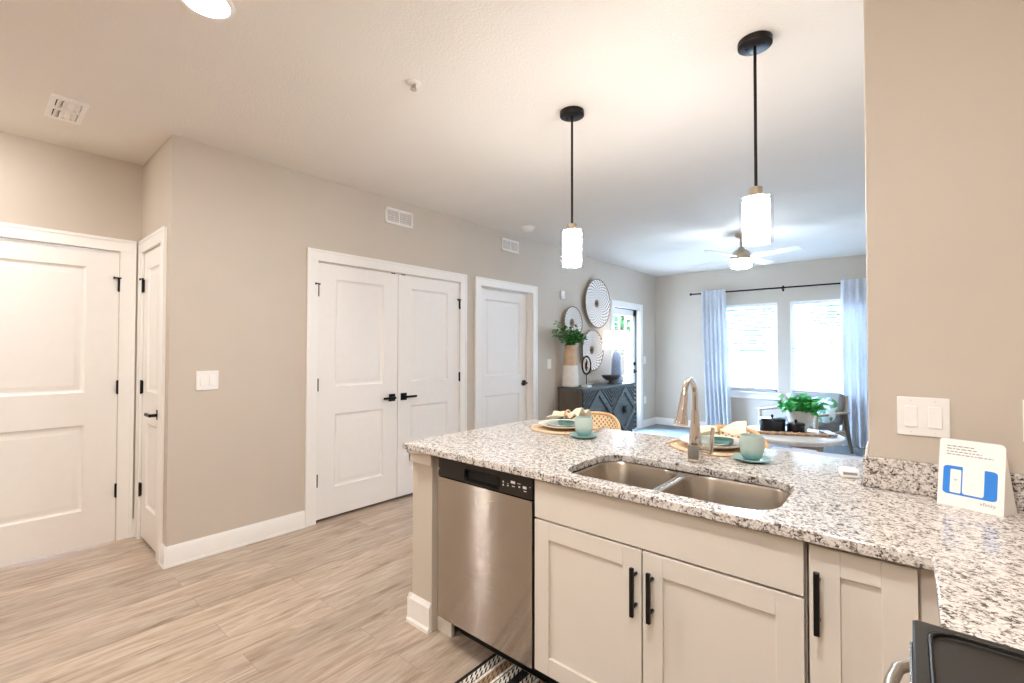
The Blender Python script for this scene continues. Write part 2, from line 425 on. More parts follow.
def make(name, b, m, bevel=0, smooth=True, ang=38, seg=2, recalc=True):
    if recalc: bmesh.ops.recalc_face_normals(b.bm, faces=b.bm.faces)
    me = bpy.data.meshes.new(name)
    b.bm.to_mesh(me); b.bm.free()
    me.materials.append(M[m] if isinstance(m, str) else m)
    if smooth:
        for p in me.polygons: p.use_smooth = True
        me.set_sharp_from_angle(angle=radians(ang))
    o = bpy.data.objects.new(name, me); COL.objects.link(o)
    if bevel:
        bv = o.modifiers.new('bevel', 'BEVEL'); bv.width = bevel; bv.segments = seg; bv.limit_method = 'ANGLE'; bv.angle_limit = radians(35)
        bv.harden_normals = False
    return o

def part(name, b, m, parent, label=None, **kw):
    o = make(name, b, m, **kw)
    o.parent = parent
    if parent.parent is None: o.location = -Vector(parent.location)
    if label: o['label'] = label
    return o

def tag(o, label, cat, group=None):
    o['label'] = label; o['category'] = cat
    if group: o['group'] = group
    return o

def thing(name, label, cat, loc=(0, 0, 0), group=None):
    o = bpy.data.objects.new(name, None); COL.objects.link(o)
    o.empty_display_size = .1; o.location = loc
    return tag(o, label, cat, group)

def single(name, b, m, label, cat, group=None, loc=None, **kw):
    """a thing that is one mesh: its origin goes to the base of its box"""
    vs = [v.co.copy() for v in b.bm.verts]
    if loc is None:
        lo = [min(v[i] for v in vs) for i in range(3)]; hi = [max(v[i] for v in vs) for i in range(3)]
        loc = ((lo[0]+hi[0])/2, (lo[1]+hi[1])/2, lo[2])
    for v in b.bm.verts: v.co -= Vector(loc)
    o = make(name, b, m, **kw); o.location = loc
    return tag(o, label, cat, group)

def struct(name, b=None, m=None, parent=None, **kw):
    if b is None:
        o = bpy.data.objects.new(name, None); COL.objects.link(o)
    else: o = make(name, b, m, **kw)
    if parent: o.parent = parent
    else: o['kind'] = 'structure'
    return o

def dup(root, loc, label, rotz=None, group=None):
    r = root.copy(); COL.objects.link(r); r.location = loc; r['label'] = label
    if rotz is not None: r.rotation_euler = (0, 0, rotz)
    if group: r['group'] = group
    for ch in root.children:
        c = ch.copy(); COL.objects.link(c); c.parent = r
        for g in ch.children:
            d = g.copy(); COL.objects.link(d); d.parent = c
    return r

# plane maps: (u along the wall, d out of the wall, z) -> world
def mL(u, d, z): return (d, u, z)                 # main wall, faces +x
def mA(u, d, z): return (-.776+d, u, z)           # alcove wall, faces +x
def mR(u, d, z): return (u, -d, z)                # return wall, faces -y
def mB(u, d, z): return (u, 7.456-d, z)           # window wall, faces -y
def mD(u, d, z): return (u, 1.17-d, z)            # dividing wall, faces -y

H = 2.74
def wall(name, m, u0, u1, th, holes=(), z0=0, z1=H, mt='wall'):
    b = B(); us = sorted({u0, u1, *[h[0] for h in holes], *[h[1] for h in holes]})
    for a, c in zip(us, us[1:]):
        hs = [h for h in holes if h[0] <= a+1e-6 and h[1] >= c-1e-6]
        if not hs: b.box(a, c, -th, 0, z0, z1, m); continue
        h = hs[0]
        if h[2] > z0+1e-6: b.box(a, c, -th, 0, z0, h[2], m)
        if h[3] < z1-1e-6: b.box(a, c, -th, 0, h[3], z1, m)
    return struct(name, b, mt, smooth=False)

# ================================================================== room shell
DT = 2.072   # top of door openings
struct('floor', B().box(-.95, 4.95, -2.75, 7.6, -.08, 0), 'floor', smooth=False)
struct('floor_carpet', B().box(0, 4.8, 3.9, 7.456, .0005, .006), 'carpet', smooth=False)
struct('ceiling', B().box(-.95, 4.95, -2.75, 7.6, H, H+.1), 'ceil', smooth=False)
CL = (.967, 2.495); BD = (2.81, 3.725); PD = (5.845, 6.775)
wall('wall_left', mL, 0.0, 7.456, .115, [(CL[0], CL[1], 0, DT), (BD[0], BD[1], 0, DT), (PD[0], PD[1], 0, DT)])
ND = (-.672, -.175)
wall('wall_return', mR, -.776, -.115, .115, [(ND[0], ND[1], 0, DT)])
ED = (-1.045, -.125)
wall('wall_alcove', mA, -2.6, .115, .12, [(ED[0], ED[1], 0, DT)])
W1 = (1.09, 2.0, .70, 2.125); W2 = (2.176, 3.09, .70, 2.125)
wall('wall_back', mB, -.115, 4.8, .14, [W1, W2])
struct('wall_divider', B().box(3.447, 4.8, 1.17, 1.31, 0, H), 'wall', smooth=False, bevel=.004)
struct('wall_kitchen', B().box(4.25, 4.35, -2.6, 1.17, 0, H), 'wall', smooth=False)
struct('wall_front', B().box(-.9, 4.35, -2.7, -2.6, 0, H), 'wall', smooth=False)
struct('wall_right', B().box(4.8, 4.9, 1.17, 7.6, 0, H), 'wall', smooth=False)
struct('wall_closet', B().box(-.95, -.90, .115, 4.9, 0, H).box(-.95, -.115, 4.9, 5.0, 0, H), 'wall', smooth=False)

# ---- baseboards (profile with a cap), one per wall
def baseb(name, runs):
    b = B()
    for m, u0, u1 in runs:
        prof = [(0, 0), (.018, 0), (.018, .012), (.014, .018), (.014, .108), (.010, .118), (.006, .13), (0, .13)]
        b.rings([[m(u0, d, z) for d, z in prof], [m(u1, d, z) for d, z in prof]])
    return struct(name, b, 'trim', ang=25)
CW = .092  # casing width
baseb('baseboard_left', [(mL, -.016, CL[0]-CW), (mL, CL[1]+CW, BD[0]-CW), (mL, BD[1]+CW, PD[0]-CW), (mL, PD[1]+CW, 7.456)])
baseb('baseboard_return', [(mR, ND[1]+CW, .016), (mR, -.776, ND[0]-.09)])
baseb('baseboard_alcove', [(mA, ED[1]+CW, 0), (mA, -2.6, ED[0]-CW)])
baseb('baseboard_back', [(mB, 0, 4.8)])

# ---- doors
def casing(b, m, u0, u1, zt, w=CW, wl=None):
    wl = wl or w
    for a, c in ((u0-wl, u0-.004), (u1+.004, u1+w)):
        b.box(a, c, 0, .017, 0, zt+.004, m)
    b.box(u0-wl, u1+w, 0, .017, zt+.004, zt+w, m)
    # a raised outer back-band
    b.box(u0-wl-.001, u0-wl+.02, 0, .021, 0, zt+w-.0195, m); b.box(u1+w-.02, u1+w+.001, 0, .021, 0, zt+w-.0195, m)
    b.box(u0-wl-.001, u1+w+.001, 0, .021, zt+w-.02, zt+w+.001, m)
    return b
def jamb(b, m, u0, u1, zt, d0=-.115, d1=.0):
    b.box(u0, u0+.004, d0, d1, 0, zt, m); b.box(u1-.004, u1, d0, d1, 0, zt, m); b.box(u0, u1, d0, d1, zt-.004, zt, m)
    return b
def slab_door(b, m, u0, u1, z0, z1, d, panels, t=.035):
    ps = sorted(panels, key=lambda p: p[2])
    pu0, pu1 = ps[0][0], ps[0][1]
    b.box(u0, pu0, d-t, d, z0, z1, m); b.box(pu1, u1, d-t, d, z0, z1, m)
    zz = z0
    for p in ps:
        b.box(pu0, pu1, d-t, d, zz, p[2], m); zz = p[3]
    b.box(pu0, pu1, d-t, d, zz, z1, m)
    for p in ps:
        def loop(ins, dd): return [m(p[0]+ins, dd, p[2]+ins), m(p[1]-ins, dd, p[2]+ins), m(p[1]-ins, dd, p[3]-ins), m(p[0]+ins, dd, p[3]-ins)]
        b.rings([loop(0, d), loop(.004, d-.006), loop(.016, d-.013), loop(.024, d-.013), loop(.05, d-.004), loop(.056, d-.004)], True, False, True)
    return b
def hinge(name, m, u, z, d, parent, stop=False):
    b = B().box(u-.007, u+.007, d-.002, d+.010, z-.045, z+.045, m)
    b.cyl(m(u, d+.010, z-.05), m(u, d+.010, z+.05), .006, n=10)
    if stop:  # hinge-pin door stop
        b.box(u-.028, u+.012, d+.006, d+.018, z+.044, z+.054, m); b.box(u-.032, u-.024, d+.002, d+.024, z+.040, z+.056, m)
    return part('hinge', b, 'black', parent)
def lever(m, u, z, d, sgn, parent, length=.115):
    b = B().box(u-.033, u+.033, d, d+.009, z-.033, z+.033, m)
    b.cyl(m(u, d+.009, z), m(u, d+.05, z), .011, n=12)
    a, c = sorted((u-.012*sgn, u+length*sgn)); b.box(a, c, d+.042, d+.056, z-.010, z+.010, m)
    return part('lever_handle', b, 'black', parent, bevel=.003)

P2 = (.255, .845, 1.07, 1.945)
def two_panels(u0, u1, s=.155): return [(u0+s, u1-s, P2[0], P2[1]), (u0+s, u1-s, P2[2], P2[3])]

# door 1: entry door in the alcove wall
d1 = struct('door_1'); tag(d1, 'white two panel entry door in the alcove, far left', 'door')
part('door_frame', jamb(casing(B(), mA, ED[0], ED[1], DT), mA, ED[0], ED[1], DT), 'trim', d1, bevel=.003)
part('door_slab', slab_door(B(), mA, ED[0]+.006, ED[1]-.004, .002, DT-.006, -.004, two_panels(ED[0], ED[1], .175)), 'door', d1)
for z in (1.834, 1.098, .36): hinge('hinge', mA, ED[1]-.001, z, .0, d1, z > 1.5)
part('lever_handle', B().box(ED[0]+.03, ED[0]+.096, -.004, .006, .9, .966, mA).box(ED[0]+.05, ED[0]+.17, .04, .054, .923, .943, mA).cyl(mA(ED[0]+.063, .0, .933), mA(ED[0]+.063, .045, .933), .011), 'black', d1)
# door 2: narrow closet door in the return wall
d2 = struct('door_2'); tag(d2, 'narrow white closet door beside the outside wall corner', 'door')
part('door_frame', jamb(casing(B(), mR, ND[0], ND[1], DT, CW, .09), mR, ND[0], ND[1], DT), 'trim', d2, bevel=.003)
part('door_slab', slab_door(B(), mR, ND[0]+.004, ND[1]-.004, .022, DT-.006, -.003, two_panels(ND[0], ND[1], .11)), 'door', d2)
for z in (1.832, 1.098, .36): hinge('hinge', mR, ND[0]+.001, z, .0, d2, z > 1.5)
lever(mR, ND[1]-.06, .933, -.003, -1, d2, .12)
# door 3: double closet doors on the main wall
d3 = struct('door_3'); tag(d3, 'white double closet doors with black levers', 'door')
part('door_frame', jamb(casing(B(), mL, CL[0], CL[1], DT), mL, CL[0], CL[1], DT), 'trim', d3, bevel=.003)
mid = 1.731
for u0, u1, hu, lu, sg in ((CL[0]+.004, mid-.003, CL[0]+.001, mid-.062, -1), (mid+.003, CL[1]-.004, CL[1]-.001, mid+.066, 1)):
    lf = part('door_leaf', slab_door(B(), mL, u0, u1, .024, DT-.008, -.003, two_panels(u0, u1, .15)), 'door', d3)
    for z in (1.842, 1.09, .335): hinge('hinge', mL, hu, z, .0, lf, z > 1.5 and sg < 0 or z > 1.5)
    lever(mL, lu, .937, -.003, sg, lf, .115)
    part('flush_bolt', B().box(mid+sg*.055-.02, mid+sg*.055+.02, -.03, .001, DT-.010, DT-.003, mL), 'black', lf)
# door 4: bathroom door, set back in its frame
d4 = struct('door_4'); tag(d4, 'white single door set back in its frame beyond the closet', 'door')
fr = jamb(casing(B(), mL, BD[0], BD[1], DT), mL, BD[0], BD[1], DT)
fr.box(BD[0], BD[0]+.016, -.075, -.062, 0, DT, mL).box(BD[1]-.016, BD[1], -.075, -.062, 0, DT, mL).box(BD[0], BD[1], -.075, -.062, DT-.016, DT, mL)
part('door_frame', fr, 'trim', d4, bevel=.003)
part('door_slab', slab_door(B(), mL, BD[0]+.006, BD[1]-.006, .012, DT-.006, -.076, two_panels(BD[0], BD[1], .15)), 'door', d4)
lever(mL, BD[1]-.07, .96, -.076, -1, d4, .10)
# door 5: glazed patio door
d5 = struct('door_5'); tag(d5, 'glazed white patio door with black lockset beside the table lamp', 'door')
part('door_frame', jamb(casing(B(), mL, PD[0], PD[1], DT), mL, PD[0], PD[1], DT), 'trim', d5, bevel=.003)
b = B(); a, c, dd = PD[0]+.006, PD[1]-.006, -.07
b.box(a, a+.11, dd-.04, dd, .01, DT-.006, mL).box(c-.11, c, dd-.04, dd, .01, DT-.006, mL).box(a, c, dd-.04, dd, .01, .25, mL).box(a, c, dd-.04, dd, DT-.12, DT-.006, mL)
part('door_slab', b, 'door', d5, bevel=.003)
b = B()
for i in range(1, 3):
    u = a+.11+(c-a-.22)*i/3; b.box(u-.010, u+.010, dd-.03, dd-.006, .25, DT-.12, mL)
for i in range(1, 5):
    z = .25+(DT-.37)*i/5; b.box(a+.11, c-.11, dd-.03, dd-.006, z-.010, z+.010, mL)
part('muntin_grid', b, 'vinyl', d5)
part('glass_pane', B().box(a+.1, c-.1, dd-.024, dd-.018, .24, DT-.11, mL), 'glass', d5)
part('weatherstrip', B().box(PD[1]-.018, PD[1]-.004, dd-.02, dd+.012, .01, DT-.006, mL).box(PD[0]+.004, PD[1]-.004, dd-.01, dd+.006, DT-.014, DT-.004, mL), 'black', d5)
lever(mL, PD[1]-.075, 1.0, dd, -1, d5, .1)
part('deadbolt', B().box(PD[1]-.105, PD[1]-.045, dd, dd+.012, 1.10, 1.16, mL).box(PD[1]-.08, PD[1]-.07, dd, dd+.035, 1.115, 1.145, mL), 'black', d5, bevel=.002)

# ---- windows
def window(name, w, label):
    r = struct(name); tag(r, label, 'window'); u0, u1, z0, z1 = w
    b = B(); o = .05
    b.box(u0, u0+o, -.12, -.045, z0, z1, mB).box(u1-o, u1, -.12, -.045, z0, z1, mB).box(u0, u1, -.12, -.045, z0, z0+o, mB).box(u0, u1, -.12, -.045, z1-o, z1, mB)
    zm = (z0+z1)/2; b.box(u0, u1, -.115, -.05, zm-.022, zm+.022, mB)
    part('window_frame', b, 'vinyl', r, bevel=.003)
    part('upper_pane', B().box(u0+.04, u1-.04, -.104, -.098, zm, z1-.04, mB), 'glass', r)
    part('lower_pane', B().box(u0+.04, u1-.04, -.086, -.08, z0+.04, zm, mB), 'glass', r)
    part('jamb_lining', B().box(u0-.002, u0+.006, -.06, .001, z0, z1, mB).box(u1-.006, u1+.002, -.06, .001, z0, z1, mB).box(u0, u1, -.06, .001, z1-.006, z1+.002, mB), 'trim', r)
    part('window_sill', B().box(u0-.05, u1+.05, -.06, .04, z0-.026, z0, mB).box(u0-.035, u1+.035, 0, .016, z0-.115, z0-.026, mB), 'trim', r, bevel=.003)
    return r
window('window_1', W1, 'window nearer the patio door, beside the left curtain')
window('window_2', W2, 'window behind the armchair, beside the right curtain')
def blind(w, label):
    u0, u1, z0, z1 = w; t = thing('window_blind', label, 'blind', (( u0+u1)/2, 7.47, z0), 'white slatted window blinds')
    part('headrail', B().box(u0+.012, u1-.012, -.052, -.005, z1-.05, z1-.008, mB), 'blind', t, bevel=.002)
    b = B(); n = 31; zt, zb = z1-.075, z0+.085
    for i in range(n):
        z = zt-(zt-zb)*i/(n-1); tl = .006
        P = [mB(u0+.014, -.052, z+tl), mB(u1-.014, -.052, z+tl), mB(u1-.014, -.008, z-tl), mB(u0+.014, -.008, z-tl)]
        b.rings([P, [(p[0], p[1], p[2]+.0025) for p in P]])
    for u in (u0+.15, u1-.15): b.box(u-.0015, u+.0015, -.031, -.029, zb, zt, mB)
    part('slats', b, 'blind', t, smooth=False)
    part('bottom_rail', B().box(u0+.014, u1-.014, -.052, -.008, z0+.045, z0+.065, mB), 'blind', t, bevel=.002)
blind(W1, 'white slatted blind in the window nearer the patio door')
blind(W2, 'white slatted blind in the window behind the armchair')

# ---- outside the windows
struct('ground', B().box(-14, 18, 7.7, 30, -.30, -.2).box(-14, -.96, -2, 7.7, -.30, -.2), 'ground', smooth=False)
def leaves(b, pts, size, rnd, droop=.3):
    for p in pts:
        a = rnd.uniform(0, 2*pi); e = rnd.uniform(-.5, .6); s = size*rnd.uniform(.7, 1.25)
        d = Vector((cos(a)*cos(e), sin(a)*cos(e), sin(e))); n = d.cross(Vector((rnd.uniform(-1, 1), rnd.uniform(-1, 1), 1))).normalized()
        w = n*s*.36; p = Vector(p); m = p+d*s*.5+Vector((0, 0, s*.06)); e2 = p+d*s-Vector((0, 0, s*droop*.4))
        v = [b.v(p), b.v(m+w), b.v(e2), b.v(m-w)]
        c = b.v(m-Vector((0, 0, s*.07)))
        b.f([v[0], c, v[1]]); b.f([v[1], c, v[2]]); b.f([v[2], c, v[3]]); b.f([v[3], c, v[0]])
def tree(x, y, h, r, label, seed, n=900, size=.3):
    rnd = random.Random(seed); t = thing('tree', label, 'tree', (x, y, -.2), 'trees beyond the living room windows')
    b = B(); b.tube([(x, y, -.2), (x+.1, y, h*.35), (x, y, h*.75)], [.16, .12, .05], 8)
    for k in range(7):
        a = rnd.uniform(0, 2*pi); z = h*rnd.uniform(.3, .65); b.tube([(x, y, z), (x+cos(a)*r*.4, y+sin(a)*r*.4, z+.5), (x+cos(a)*r*.75, y+sin(a)*r*.75, z+1.1)], [.06, .04, .015], 6)
    part('trunk', b, 'bark', t)
    b = B(); P = []
    for _ in range(n):
        while True:
            q = Vector((rnd.uniform(-1, 1), rnd.uniform(-1, 1), rnd.uniform(-1, 1)))
            if .25 < q.length < 1: break
        P.append((x+q.x*r, y+q.y*r, h*.54+q.z*h*.30))
    leaves(b, P, size, rnd); part('foliage', b, 'treeleaf', t, recalc=False)
tree(.1, 13.5, 4.6, 1.15, 'leafy tree seen through the blind nearer the patio door', 1)
tree(2.5, 15.2, 4.8, 1.15, 'leafy tree seen through the window behind the armchair', 2)
tree(-3.4, 12.6, 5.0, 1.3, 'leafy tree seen through the glazed patio door', 3)
def sapling(x, y, h, label, seed):
    rnd = random.Random(seed); t = thing('sapling', label, 'tree', (x, y, -.2), 'bare saplings outside the windows')
    b = B()
    b.tube([(x, y, -.2), (x+.05, y, h*.5), (x+.02, y, h)], [.022, .016, .006], 6)
    tips = []
    for k in range(7):
        z = h*rnd.uniform(.35, .9); a = rnd.uniform(0, 2*pi); l = rnd.uniform(.3, .6)
        e = (x+cos(a)*l, y+sin(a)*l*.4, z+l*.8); b.tube([(x+.04, y, z), e], [.01, .004], 5); tips.append(e)
    part('stem', b, 'bark', t)
    b = B(); P = [tuple(c+rnd.uniform(-.12, .12) for c in e) for e in tips for _ in range(6)]
    leaves(b, P, .09, rnd); part('foliage', b, 'treeleaf', t, recalc=False)
sapling(.9, 9.4, 1.7, 'thin sapling outside the window nearer the patio door', 5)
sapling(2.15, 9.6, 1.6, 'thin sapling outside the window behind the armchair', 6)

# ================================================================== peninsula
CT = .914; TH = .031; YF = .605
# knee wall: back run and end stub
struct('wall_peninsula', B().box(1.630, 3.447, 1.215, 1.335, 0, CT-TH-.001).box(1.630, 1.782, .655, 1.215, 0, CT-TH-.001), 'wall', smooth=False, bevel=.002)
struct('trim_1', B().box(1.616, 1.790, .640, .655, .806, .852).box(1.608, 1.798, .632, .655, .848, CT-TH-.001).box(1.616, 1.630, .640, 1.34, .806, .852).box(1.608, 1.630, .632, 1.34, .848, CT-TH-.001), 'cab', bevel=.003)
b = B()
def mE(u, d, z): return (u, .655-d, z)
def mEL(u, d, z): return (1.630-d, u, z)
def mEB(u, d, z): return (u, 1.335+d, z)
for m, u0, u1 in ((mE, 1.612, 1.782), (mEL, .637, 1.353), (mEB, 1.612, 3.447)):
    prof = [(0, 0), (.024, 0), (.024, .016), (.016, .026), (.016, .12), (.010, .128), (.006, .14), (0, .14)]
    b.rings([[m(u0, d, z) for d, z in prof], [m(u1, d, z) for d, z in prof]])
struct('baseboard_peninsula', b, 'trim', ang=25)
struct('trim_2', B().prism([(3.430, CT+.001), (3.446, CT+.001), (3.446, 1.047), (3.440, 1.047)], 1.171, 1.31, lambda u, v, w: (u, w, v)), 'trim', bevel=.002)

# granite worktop with the sink cut-out
def rrect(x0, x1, y0, y1, r, n=8):
    P = []
    for cx, cy, a0 in ((x1-r, y1-r, 0), (x0+r, y1-r, 90), (x0+r, y0+r, 180), (x1-r, y0+r, 270)):
        for i in range(n+1):
            a = radians(a0+90*i/n); P.append((cx+r*cos(a), cy+r*sin(a)))
    return P
SK = (2.532, 3.262, .642, 1.05)
b = B(); bm = b.bm
outer = [(1.651, .5736), (3.589, .5736), (3.589, .209), (4.248, .209), (4.248, 1.168), (3.428, 1.168), (3.428, 1.605), (1.651, 1.605)]
inner = rrect(*SK, .11, 10)
# back rail of the cut-out bows towards the tap as in the photograph
edges = []
for loop in (outer, inner):
    vs = [bm.verts.new((x, y, CT)) for x, y in loop]
    edges += [bm.edges.new((vs[i], vs[(i+1) % len(vs)])) for i in range(len(vs))]
fl = [g for g in bmesh.ops.triangle_fill(bm, edges=edges, use_beauty=True)['geom'] if isinstance(g, bmesh.types.BMFace)]
ex = bmesh.ops.extrude_face_region(bm, geom=fl)
bmesh.ops.translate(bm, vec=(0, 0, -TH), verts=[g for g in ex['geom'] if isinstance(g, bmesh.types.BMVert)])
single('granite_worktop', b, 'granite', 'speckled white and grey granite worktop running along the peninsula and round the corner', 'worktop', loc=(0, 0, 0), bevel=.004, ang=30)
single('granite_backsplash', B().box(3.433, 4.248, 1.147, 1.169, CT+.0005, CT+.102), 'granite', 'low speckled granite backsplash strip at the foot of the beige wall', 'backsplash', loc=(0, 0, 0), bevel=.003)

# sink: two steel bowls with a shared deck under the stone
t = thing('kitchen_sink', 'undermounted stainless steel double bowl sink in the granite worktop', 'sink', (2.897, .846, .70))
def bowl(x0, x1, y0, y1, nm, r=.09):
    b = B(); R = []
    for ins, z in ((-.014, .8826), (-.013, .8822), (0, .8815), (.004, .872), (.010, .76), (.022, .715), (.05, .698), (.09, .692)):
        R.append([(x, y, z) for x, y in rrect(x0+ins, x1-ins, y0+ins, y1-ins, .012 if ins < 0 else max(.02, r-ins*.4), 8)])
    b.rings(R, True, False, True)
    o = part(nm, b, 'sinksteel', t, ang=60)
    cx, cy = (x0+x1)/2, (y0+y1)/2+.03
    part('drain', B().lathe([(.055, .693), (.055, .697), (.042, .697), (.036, .688), (.012, .688), (.012, .694)], (cx, cy, 0), 28), 'nickel', o)
bowl(SK[0]+.002, 2.862, SK[2]+.002, SK[3]-.002, 'left_bowl')
bowl(2.893, SK[1]-.002, SK[2]+.002, SK[3]-.002, 'right_bowl')
part('divider', B().box(2.862, 2.893, SK[2]+.05, SK[3]-.05, .862, .8812), 'sinksteel', t, bevel=.006)

# tap
FX, FY = 2.882, 1.13
t = thing('kitchen_faucet', 'polished nickel gooseneck kitchen tap behind the sink', 'faucet', (FX, FY, CT))
part('base_block', B().box(FX-.024, FX+.024, FY-.024, FY+.024, CT+.001, .985).box(FX-.029, FX+.029, FY-.029, FY+.029, CT+.0005, CT+.006), 'chrome', t, bevel=.003)
part('body_sleeve', B().lathe([(.024, .985), (.025, 1.0), (.0225, 1.03), (.018, 1.07), (.0145, 1.11), (.0135, 1.125)], (FX, FY, 0), 28), 'chrome', t, ang=60)
arc = [(FX, FY, 1.12), (FX, FY, 1.17)]
RA = .062
for i in range(1, 15):
    a = pi*i/14*.94; arc.append((FX, FY-RA+RA*cos(a), 1.182+RA*1.12*sin(a)))
part('gooseneck', B().tube(arc, .0116, 18), 'chrome', t, ang=60)
e = Vector(arc[-1]); dn = (Vector((FX, FY-.168, 1.06))-e).normalized()
part('spray_head', B().tube([e-dn*.012, e, e+dn*.02, e+dn*.025, e+dn*.06, e+dn*.105, e+dn*.118], [.0128, .0145, .015, .0155, .018, .026, .0255], 22), 'chrome', t, ang=50)
hd = part('handle_hub', B().cyl((FX+.02, FY, .972), (FX+.066, FY, .972), .0165, n=22), 'chrome', t)
part('handle_lever', B().tube([(FX+.060, FY-.004, .955), (FX+.066, FY-.004, .985), (FX+.072, FY-.006, 1.062)], [.010, .009, .0065], 12), 'chrome', t)

# ---- cabinets
def shaker(b, x0, x1, z0, z1, s=.066, y=YF):
    b.box(x0, x0+s, y, y+.02, z0, z1).box(x1-s, x1, y, y+.02, z0, z1)
    b.box(x0+s, x1-s, y, y+.02, z0, z0+s).box(x0+s, x1-s, y, y+.02, z1-s, z1).box(x0+s-.004, x1-s+.004, y+.010, y+.018, z0+s-.004, z1-s+.004)
    return b
def pull(x, z0, z1, parent, y=YF):
    b = B().box(x-.0065, x+.0065, y-.040, y-.028, z0, z1)
    for z in (z0+.028, z1-.028): b.cyl((x, y-.032, z), (x, y+.001, z), .0055, n=10)
    return part('bar_handle', b, 'black', parent, bevel=.0025)
ZB = .15
t = thing('sink_base_cabinet', 'wide greige sink cabinet with two shaker doors below the sink', 'cabinet', (2.895, .9, 0))
part('body', B().box(2.448, 3.343, .627, .645, ZB, .879).box(2.448, 2.466, .645, 1.21, ZB, .879).box(3.325, 3.343, .645, 1.21, ZB, .879).box(2.448, 3.343, .645, 1.21, ZB, ZB+.018), 'cabin', t)
part('toe_kick', B().box(2.448, 3.343, .745, .76, 0, ZB), 'dark', t)
part('false_drawer_front', B().box(2.451, 3.339, YF, YF+.02, .729, .872), 'cab', t, bevel=.0015)
dl = part('door', shaker(B(), 2.451, 2.8875, ZB, .722), 'cab', t, bevel=.0015)
pull(2.870, .517, .673, dl)
dr = part('door', shaker(B(), 2.8925, 3.339, ZB, .722), 'cab', t, bevel=.0015)
pull(2.926, .517, .673, dr)
t = thing('narrow_base_cabinet', 'narrow greige shaker cabinet between the sink cabinet and the corner', 'cabinet', (3.46, .9, 0))
part('body', B().box(3.347, 3.570, .627, 1.21, ZB, .879), 'cabin', t)
part('toe_kick', B().box(3.347, 3.60, .745, .76, 0, ZB), 'dark', t)
dd_ = part('door', shaker(B(), 3.351, 3.564, ZB, .869, .066), 'cab', t, bevel=.0015)
pull(3.371, .657, .815, dd_)
part('filler_strip', B().box(3.568, 3.612, .628, .648, ZB, .879), 'cab', t, bevel=.001)
t = thing('corner_base_cabinet', 'greige base cabinet under the short worktop beside the range', 'cabinet', (3.9, .4, 0))
part('body', B().box(3.634, 4.24, .205, .62, ZB, .879), 'cabin', t)
part('toe_kick', B().box(3.70, 3.715, .205, .62, 0, ZB), 'dark', t)
b = B().box(3.614, 3.634, .209, .56, ZB, .70)
dc = part('door', b, 'cab', t, bevel=.0015)
b = B().box(3.614, 3.634, .209, .56, .706, .869); dw = part('drawer', b, 'cab', t, bevel=.0015)
b = B().box(3.576, 3.588, .30, .46, .78, .793)
for y in (.33, .43): b.cyl((3.586, y, .7865), (3.615, y, .7865), .0055, n=10)
part('bar_handle', b, 'black', dw, bevel=.002)
part('corner_filler', B().box(3.616, 3.636, .562, .626, ZB, .879), 'cab', t)

# ---- dishwasher
t = thing('dishwasher', 'stainless steel dishwasher with black control strip at the end of the peninsula', 'dishwasher', (2.166, .9, 0))
DX0, DX1 = 1.889, 2.443
part('tub', B().box(DX0+.01, DX1-.01, .63, 1.2, .12, .868), 'dark', t)
def dface(u, v): 
    x = DX0+(DX1-DX0)*u; z = .147+(.786-.147)*v
    return (x, YF+.001, z)
part('door_panel', B().slab(dface, 20, 2, .012), 'steel', t, ang=50)
part('door_core', B().box(DX0+.004, DX1-.004, YF+.01, .635, .15, .872), 'dark', t)
b = B(); z0, z1 = .790, .874; px0, px1, pz0, pz1 = 2.068, 2.272, .803, .848
b.box(DX0, px0, YF-.004, YF+.012, z0, z1).box(px1, DX1, YF-.004, YF+.012, z0, z1).box(px0, px1, YF-.004, YF+.012, z0, pz0).box(px0, px1, YF-.004, YF+.012, pz1, z1)
cp = part('control_panel', b, 'blackgloss', t, bevel=.002)
def pr(ins, y): return [(x, y, z) for x, z in rrect(px0+ins, px1-ins, pz0+ins, pz1-ins, .012, 4)]
part('pocket_handle', B().rings([pr(-.004, YF-.006), pr(0, YF-.006), pr(.004, YF+.004), pr(.008, YF+.028)], True, False, True), 'black', t)
b = B()
for i, (x, z, w, h) in enumerate(((2.293, .822, .006, .005), (2.293, .836, .006, .005), (2.293, .829, .003, .002), (2.318, .824, .008, .004), (2.318, .832, .006, .002), (2.345, .842, .022, .010), (2.347, .826, .014, .003), (2.378, .830, .008, .006), (2.376, .842, .016, .002), (2.405, .832, .018, .010), (2.407, .818, .014, .003), (2.432, .838, .003, .003))):
    b.box(x-w/2, x+w/2, YF-.0048, YF-.0035, z-h/2, z+h/2)
part('control_marks', b, 'grille', cp)
part('toe_panel', B().box(DX0, DX1, .745, .76, .0, .14), 'dark', t)
part('side_filler', B().box(1.783, DX0-.003, .690, .708, .0, .879), 'cab', t)

